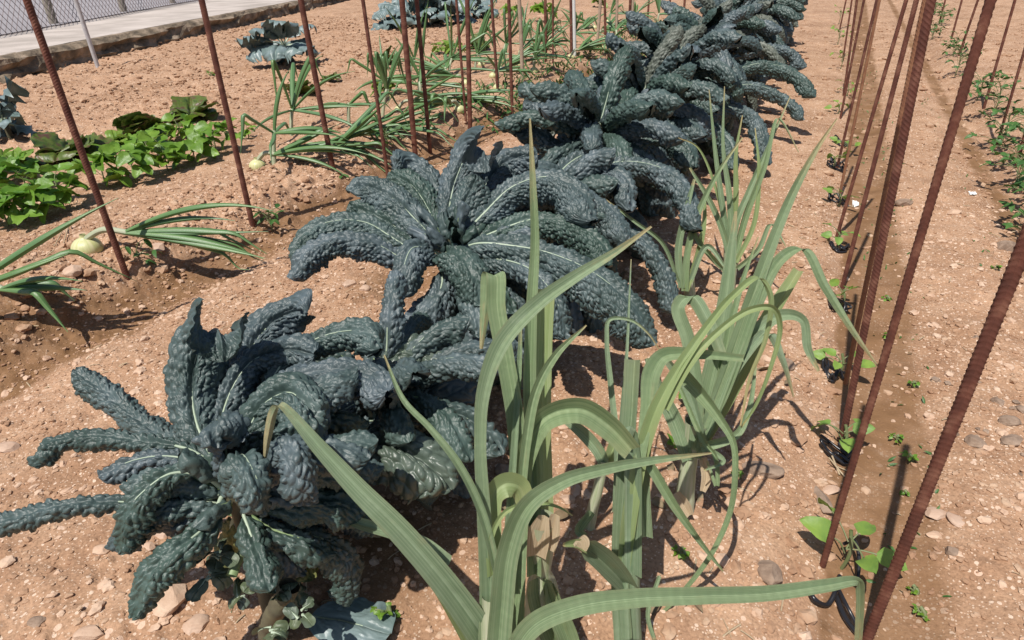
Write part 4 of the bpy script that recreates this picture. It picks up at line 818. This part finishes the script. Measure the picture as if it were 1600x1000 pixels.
lettuce(110, 246, 'reddish lettuce between the two bean clumps', 13, .30, 'lettuce_red', 3); lettuce(22, 262, 'green lettuce behind the beans at the left edge', 12, .18, 'lettuce', 4)
lettuce(470, 148, 'flattened dark lettuce behind the third stake', 10, .24, 'lettuce_red', 5); lettuce(516, 128, 'small purple lettuce right of the third stake', 7, .16, 'lettuce_red', 6)
lettuce(185, 228, 'small green lettuce left of the red tinged one', 9, .16, 'lettuce', 7); lettuce(600, 100, 'dark green red lettuce behind the fourth stake', 10, .24, 'lettuce_red', 8); lettuce(745, 75, 'dark lettuce below the far cabbages', 8, .22, 'lettuce_red', 10)
def cabbage(px, py, lab, n, L, seed, h=.12):
    q = G(px, py); t = thing('cauliflower_plant', q, lab, 'cauliflower', 'blue grey cauliflower plants at the back'); b = B(); btube(b, spline([q-[0, 0, .03], q+[0, 0, h*.6], q+[0, 0, h]], 8)[0], .02, 8); b.build('stem', M['kstem'], t)
    small_leaves(t, q+[0, 0, h], n, (L*.6, L), (L*.4, L*.6), seed, 'cabbage', el=(-.3, 1.4), cup=.9, amp=.008, cell=.05, wav=.10, res=.02, ribw=.006, rib=True, pet=.25, droop=(.5, 1.8))
cabbage(450, 104, 'lone blue grey cauliflower plant near the kerb, left of the onions', 13, .6, 21, .22); cabbage(18, 218, 'blue grey cauliflower plant cut by the left edge', 10, .34, 22)
cabbage(640, 42, 'blue grey cauliflower plant at the top, leftmost of three', 16, .8, 23); cabbage(690, 40, 'blue grey cauliflower plant at the top, middle of three', 16, .8, 24); cabbage(740, 28, 'blue grey cauliflower plant at the top, rightmost of three', 16, .8, 25)
# ------------------------------------------------------------------ bushes at the right, seedlings, weeds
BS = [(1455,62,.24),(1488,88,.22),(1492,118,.26),(1525,158,.22),(1550,182,.24),(1560,232,.26),(1590,262,.26),(1582,300,.24),(1600,368,.26),(1470,40,.24),(1458,24,.24),(1618,330,.26)]
for i, (a, c, h) in enumerate(BS):
    bean(a, c, f'dark green small leaved bush in the right row, {["third","fourth","fifth","sixth","seventh"][i]} from the top edge' if i < 5 else f'dark green small leaved bush at the right edge, {["under the slim stake","left of the last slim stake","above the dark clod","beside the brown clod","behind the thin far stakes","at the top edge","right of the brown clod"][i-5]}', 20, h*1.05, .05, 800+i, 'bean_dark', 'bush', 'bush', 'dark green bushes in the far right row', False, 3, wr=.5, lower=.1)
SD = [(1312,888,.15,.075,5,'largest heart leaved seedling at the foot of the nearest right stake'),(1312,700,.1,.055,5,'heart leaved seedling with three leaves right of the second right stake'),(1308,585,.1,.055,5,'heart leaved seedling left of the third right stake'),
 (1312,478,.09,.055,4,'yellow green seedling at the foot of the fourth right stake'),(1306,385,.09,.055,5,'seedling with one yellow leaf at the foot of the fifth right stake'),(1308,322,.09,.055,5,'seedling at the foot of the sixth right stake'),
 (1300,262,.09,.06,4,'small seedling left of the seventh right stake'),(1320,240,.12,.06,5,'seedling with pale leaves right of the seventh right stake'),(1308,178,.1,.06,5,'seedling with a yellow flower like leaf by the eighth stake'),(1322,150,.14,.06,5,'seedling between the eighth and ninth right stakes'),
 (1312,110,.2,.06,7,'seedling by the tenth right stake'),(1308,70,.25,.06,9,'leafy seedling by the dark eleventh stake'),(1310,38,.28,.06,9,'leafy seedling at the top edge of the right furrow')]
for i, (a, c, h, s_, n, lb) in enumerate(SD): bean(a, c, lb, n, h*.9, s_*.85, 900+i, 'lime', 'seedling', 'seedling', 'seedlings at the feet of the right stakes', True, 1)
for i, (a, c, lb) in enumerate([(228,445,'wispy dark stemmed tomato seedling beside the first left stake'),(535,300,'wispy tomato seedling at the foot of the third left stake'),(605,235,'low green seedling at the foot of the fourth left stake'),(672,205,'small dark seedling by the thin grey stake'),(425,365,'tiny grey green weed right of the second left stake'),(800,190,'low weed at the foot of the far rusty stake')]):
    bean(a, c, lb, 9, .2 if i == 0 else .13, .05, 950+i, 'bean_dark', 'seedling', 'seedling', None, False, 2, wr=.45)
WD = [(1062,868,.03,.028,'purslane weed with round leaves on open soil right of the tall leek',True),(606,970,.06,.035,'small bright green weed by the fallen grey leaf',True),(1150,745,.03,.02,'low mossy weed beside the crumbled grey clod',False),(1085,640,.1,.06,'green weed behind the leek with brown skin',True),(1060,700,.08,.06,'light green weed left of the leek with brown skin',True),
 (1425,605,.03,.03,'small weed on the damp strip edge, upper of a chain',False),(1418,720,.03,.035,'small weed in the damp strip between the two stakes',False),(1400,690,.03,.03,'weed above the small weed in the damp strip',False),(1412,775,.02,.02,'tiny weed touching the thick right stake',False),(1435,962,.03,.022,'round leaved weed in the damp strip at the bottom',True),
 (1425,925,.02,.02,'tiny red weed above the round leaved one at the bottom',False),(1385,470,.03,.03,'small weed right of the fourth stake shadow',False),(1555,422,.03,.03,'small weed at the edge of the right furrow',False),(1385,530,.03,.03,'small weed in the furrow below the leek tip',False),(280,710-290,.03,.03,'grey green weed on the bank under the onion',False),(330,120,.08,.08,'straggly pale weed on the far clods by the second stake',False)]
for i, (a, c, h, s_, lb, ht) in enumerate(WD): bean(a, c, lb, 6, h*.7, s_*.45, 1000+i, 'bean', 'weed', 'weed', 'small weeds', ht, 2, lower=.05)
rg = np.random.RandomState(3)
# low weeds along the far onion bed nobody could count
b = B()
for i in range(1500):
    x = rg.normal(-2.5, .22); y = rg.uniform(4.6, 12); z = float(ground(x, y)); leaflet(b, (x, y, z), rg.uniform(0, 6.28), rg.uniform(.2, 1.4), rg.uniform(.04, .11), .018, rg, False)
for i in range(260):
    x = rg.choice([.3, .74, .4])+rg.normal(0, .03); y = rg.uniform(.9, 8); z = float(ground(x, y)); leaflet(b, (x, y, z), rg.uniform(0, 6.28), rg.uniform(0, 1.2), rg.uniform(.012, .028), .007, rg, False)
o = b.build('low_weeds', M['bean_dark']); o['kind'] = 'stuff'; tag(o, 'low green weeds sprouting along the furrow edges', 'weeds')
# black drip tubing looped round the stake feet
def loops(px, py, s_, seed, lab):
    rg = np.random.RandomState(seed); q = G(px, py); t = None; b = B()
    for k in range(3):
        a0 = rg.uniform(0, 6.28); pts = []
        for j in range(7):
            a = a0+j*rg.uniform(.5, 1.0); r = s_*rg.uniform(.5, 1.3); x = q[0]+math.cos(a)*r; y = q[1]+math.sin(a)*r*1.2; pts.append([x, y, float(ground(x, y))+.008+rg.uniform(0, .03)*(j % 3 == 1)])
        btube(b, spline(pts, 40)[0], .0042, 8)
    o = b.build('drip_tubing', M['tube'], loc=q); tag(o, lab, 'tubing', 'black tubing at the stake feet')
b = B(); btube(b, spline([G(1262,912,.01), G(1272,935,.02), G(1292,945,.008), G(1305,925,.02), G(1312,900,.01)], 40)[0], .005, 8); btube(b, spline([G(1302,915,.01), G(1318,960,.012), G(1335,985,.01), G(1350,1000,.01)], 40)[0], .005, 8); btube(b, spline([G(1306,912,.02), G(1325,950,.03), G(1342,982,.01)], 40)[0], .004, 8)
btube(b, spline([G(1318,850,.03), G(1335,845,.05), G(1342,870,.04), G(1340,910,.02)], 40)[0], .004, 8); o = b.build('drip_tubing', M['tube'], loc=G(1305, 925)); tag(o, 'black curled tubing at the foot of the nearest right stake', 'tubing', 'black tubing at the stake feet')
for i, (a, c, s_, lb) in enumerate([(1305,705,.035,'second'),(1300,585,.035,'third'),(1308,480,.04,'fourth'),(1308,388,.04,'fifth'),(1308,315,.045,'sixth'),(1306,262,.045,'seventh'),(1312,225,.045,'eighth')]): loops(a, c, s_, i, f'black curled tubing at the foot of the {lb} right stake')
def scrap(px, py, w_, h_, lab):
    q = G(px, py, .008); D = (WC.T@(q-C0))[2]; s = w_/F*D/2; b = B(); u = np.linspace(-1, 1, 9); U, Vv = np.meshgrid(u, u, indexing='ij')
    V = np.stack([q[0]+U*s, q[1]+Vv*s*h_/w_*1.8*(1-.4*U), q[2]+.012*perlin(U*2+px, Vv*2)], -1); b.add(V, gridq(9, 9)); o = b.build('paper_scrap', M['white'], loc=q); tag(o, lab, 'litter')
scrap(1337, 318, 9, 14, 'white crumpled scrap in the damp furrow by the sixth stake'); scrap(1520, 302, 10, 7, 'white scrap beside the bushes at the right')
# straw and thin dry stalks
b = B()
for a, c, d_, e in ((100,355,85,385),(108,350,95,395),(85,390,60,410),(1295,715,1320,745),(1300,712,1312,742)):
    btube(b, spline([G(a, c, .03), G((a+d_)/2, (c+e)/2, .015), G(d_, e, .006)], 8)[0], .0025, 5)
o = b.build('dry_straw', M['dry'], loc=G(100, 380)); o['kind'] = 'stuff'; tag(o, 'dry straw stalks on the soil by the onion and stakes', 'straw')

b = B(); rg = np.random.RandomState(12)
for i in range(420):
    x, y = (rg.uniform(-3.2, 1.0), rg.uniform(.5, 4)) if i % 3 else (rg.choice([-.12, -.8, -2.9])+rg.normal(0, .12), rg.uniform(.5, 3.5))
    q = onground(x, y, .003); a_ = rg.uniform(0, 3.14); l = rg.uniform(.012, .05); d = np.array([math.cos(a_), math.sin(a_), rg.uniform(-.05, .15)])*l
    btube(b, np.array([q-d/2, q+[0, 0, .002], q+d/2]), rg.uniform(.0008, .0022), 4)
o = b.build('dry_litter', M['dry']); o['kind'] = 'stuff'; tag(o, 'thin dry bits of stem and straw littering the soil', 'litter')
b = B()
for i in range(70):
    x, y = rg.choice([-.8, -.75, -.12])+rg.normal(0, .1), rg.uniform(.55, 3.2); q = onground(x, y, .006)
    leaflet(b, q, rg.uniform(0, 6.28), rg.uniform(-.1, .3), rg.uniform(.03, .08), rg.uniform(.012, .03), rg, False, fold=.5)
o = b.build('withered_leaves', M['dry_brown']); o['kind'] = 'stuff'; tag(o, 'withered brown leaf scraps under the kale and leeks', 'leaf litter')
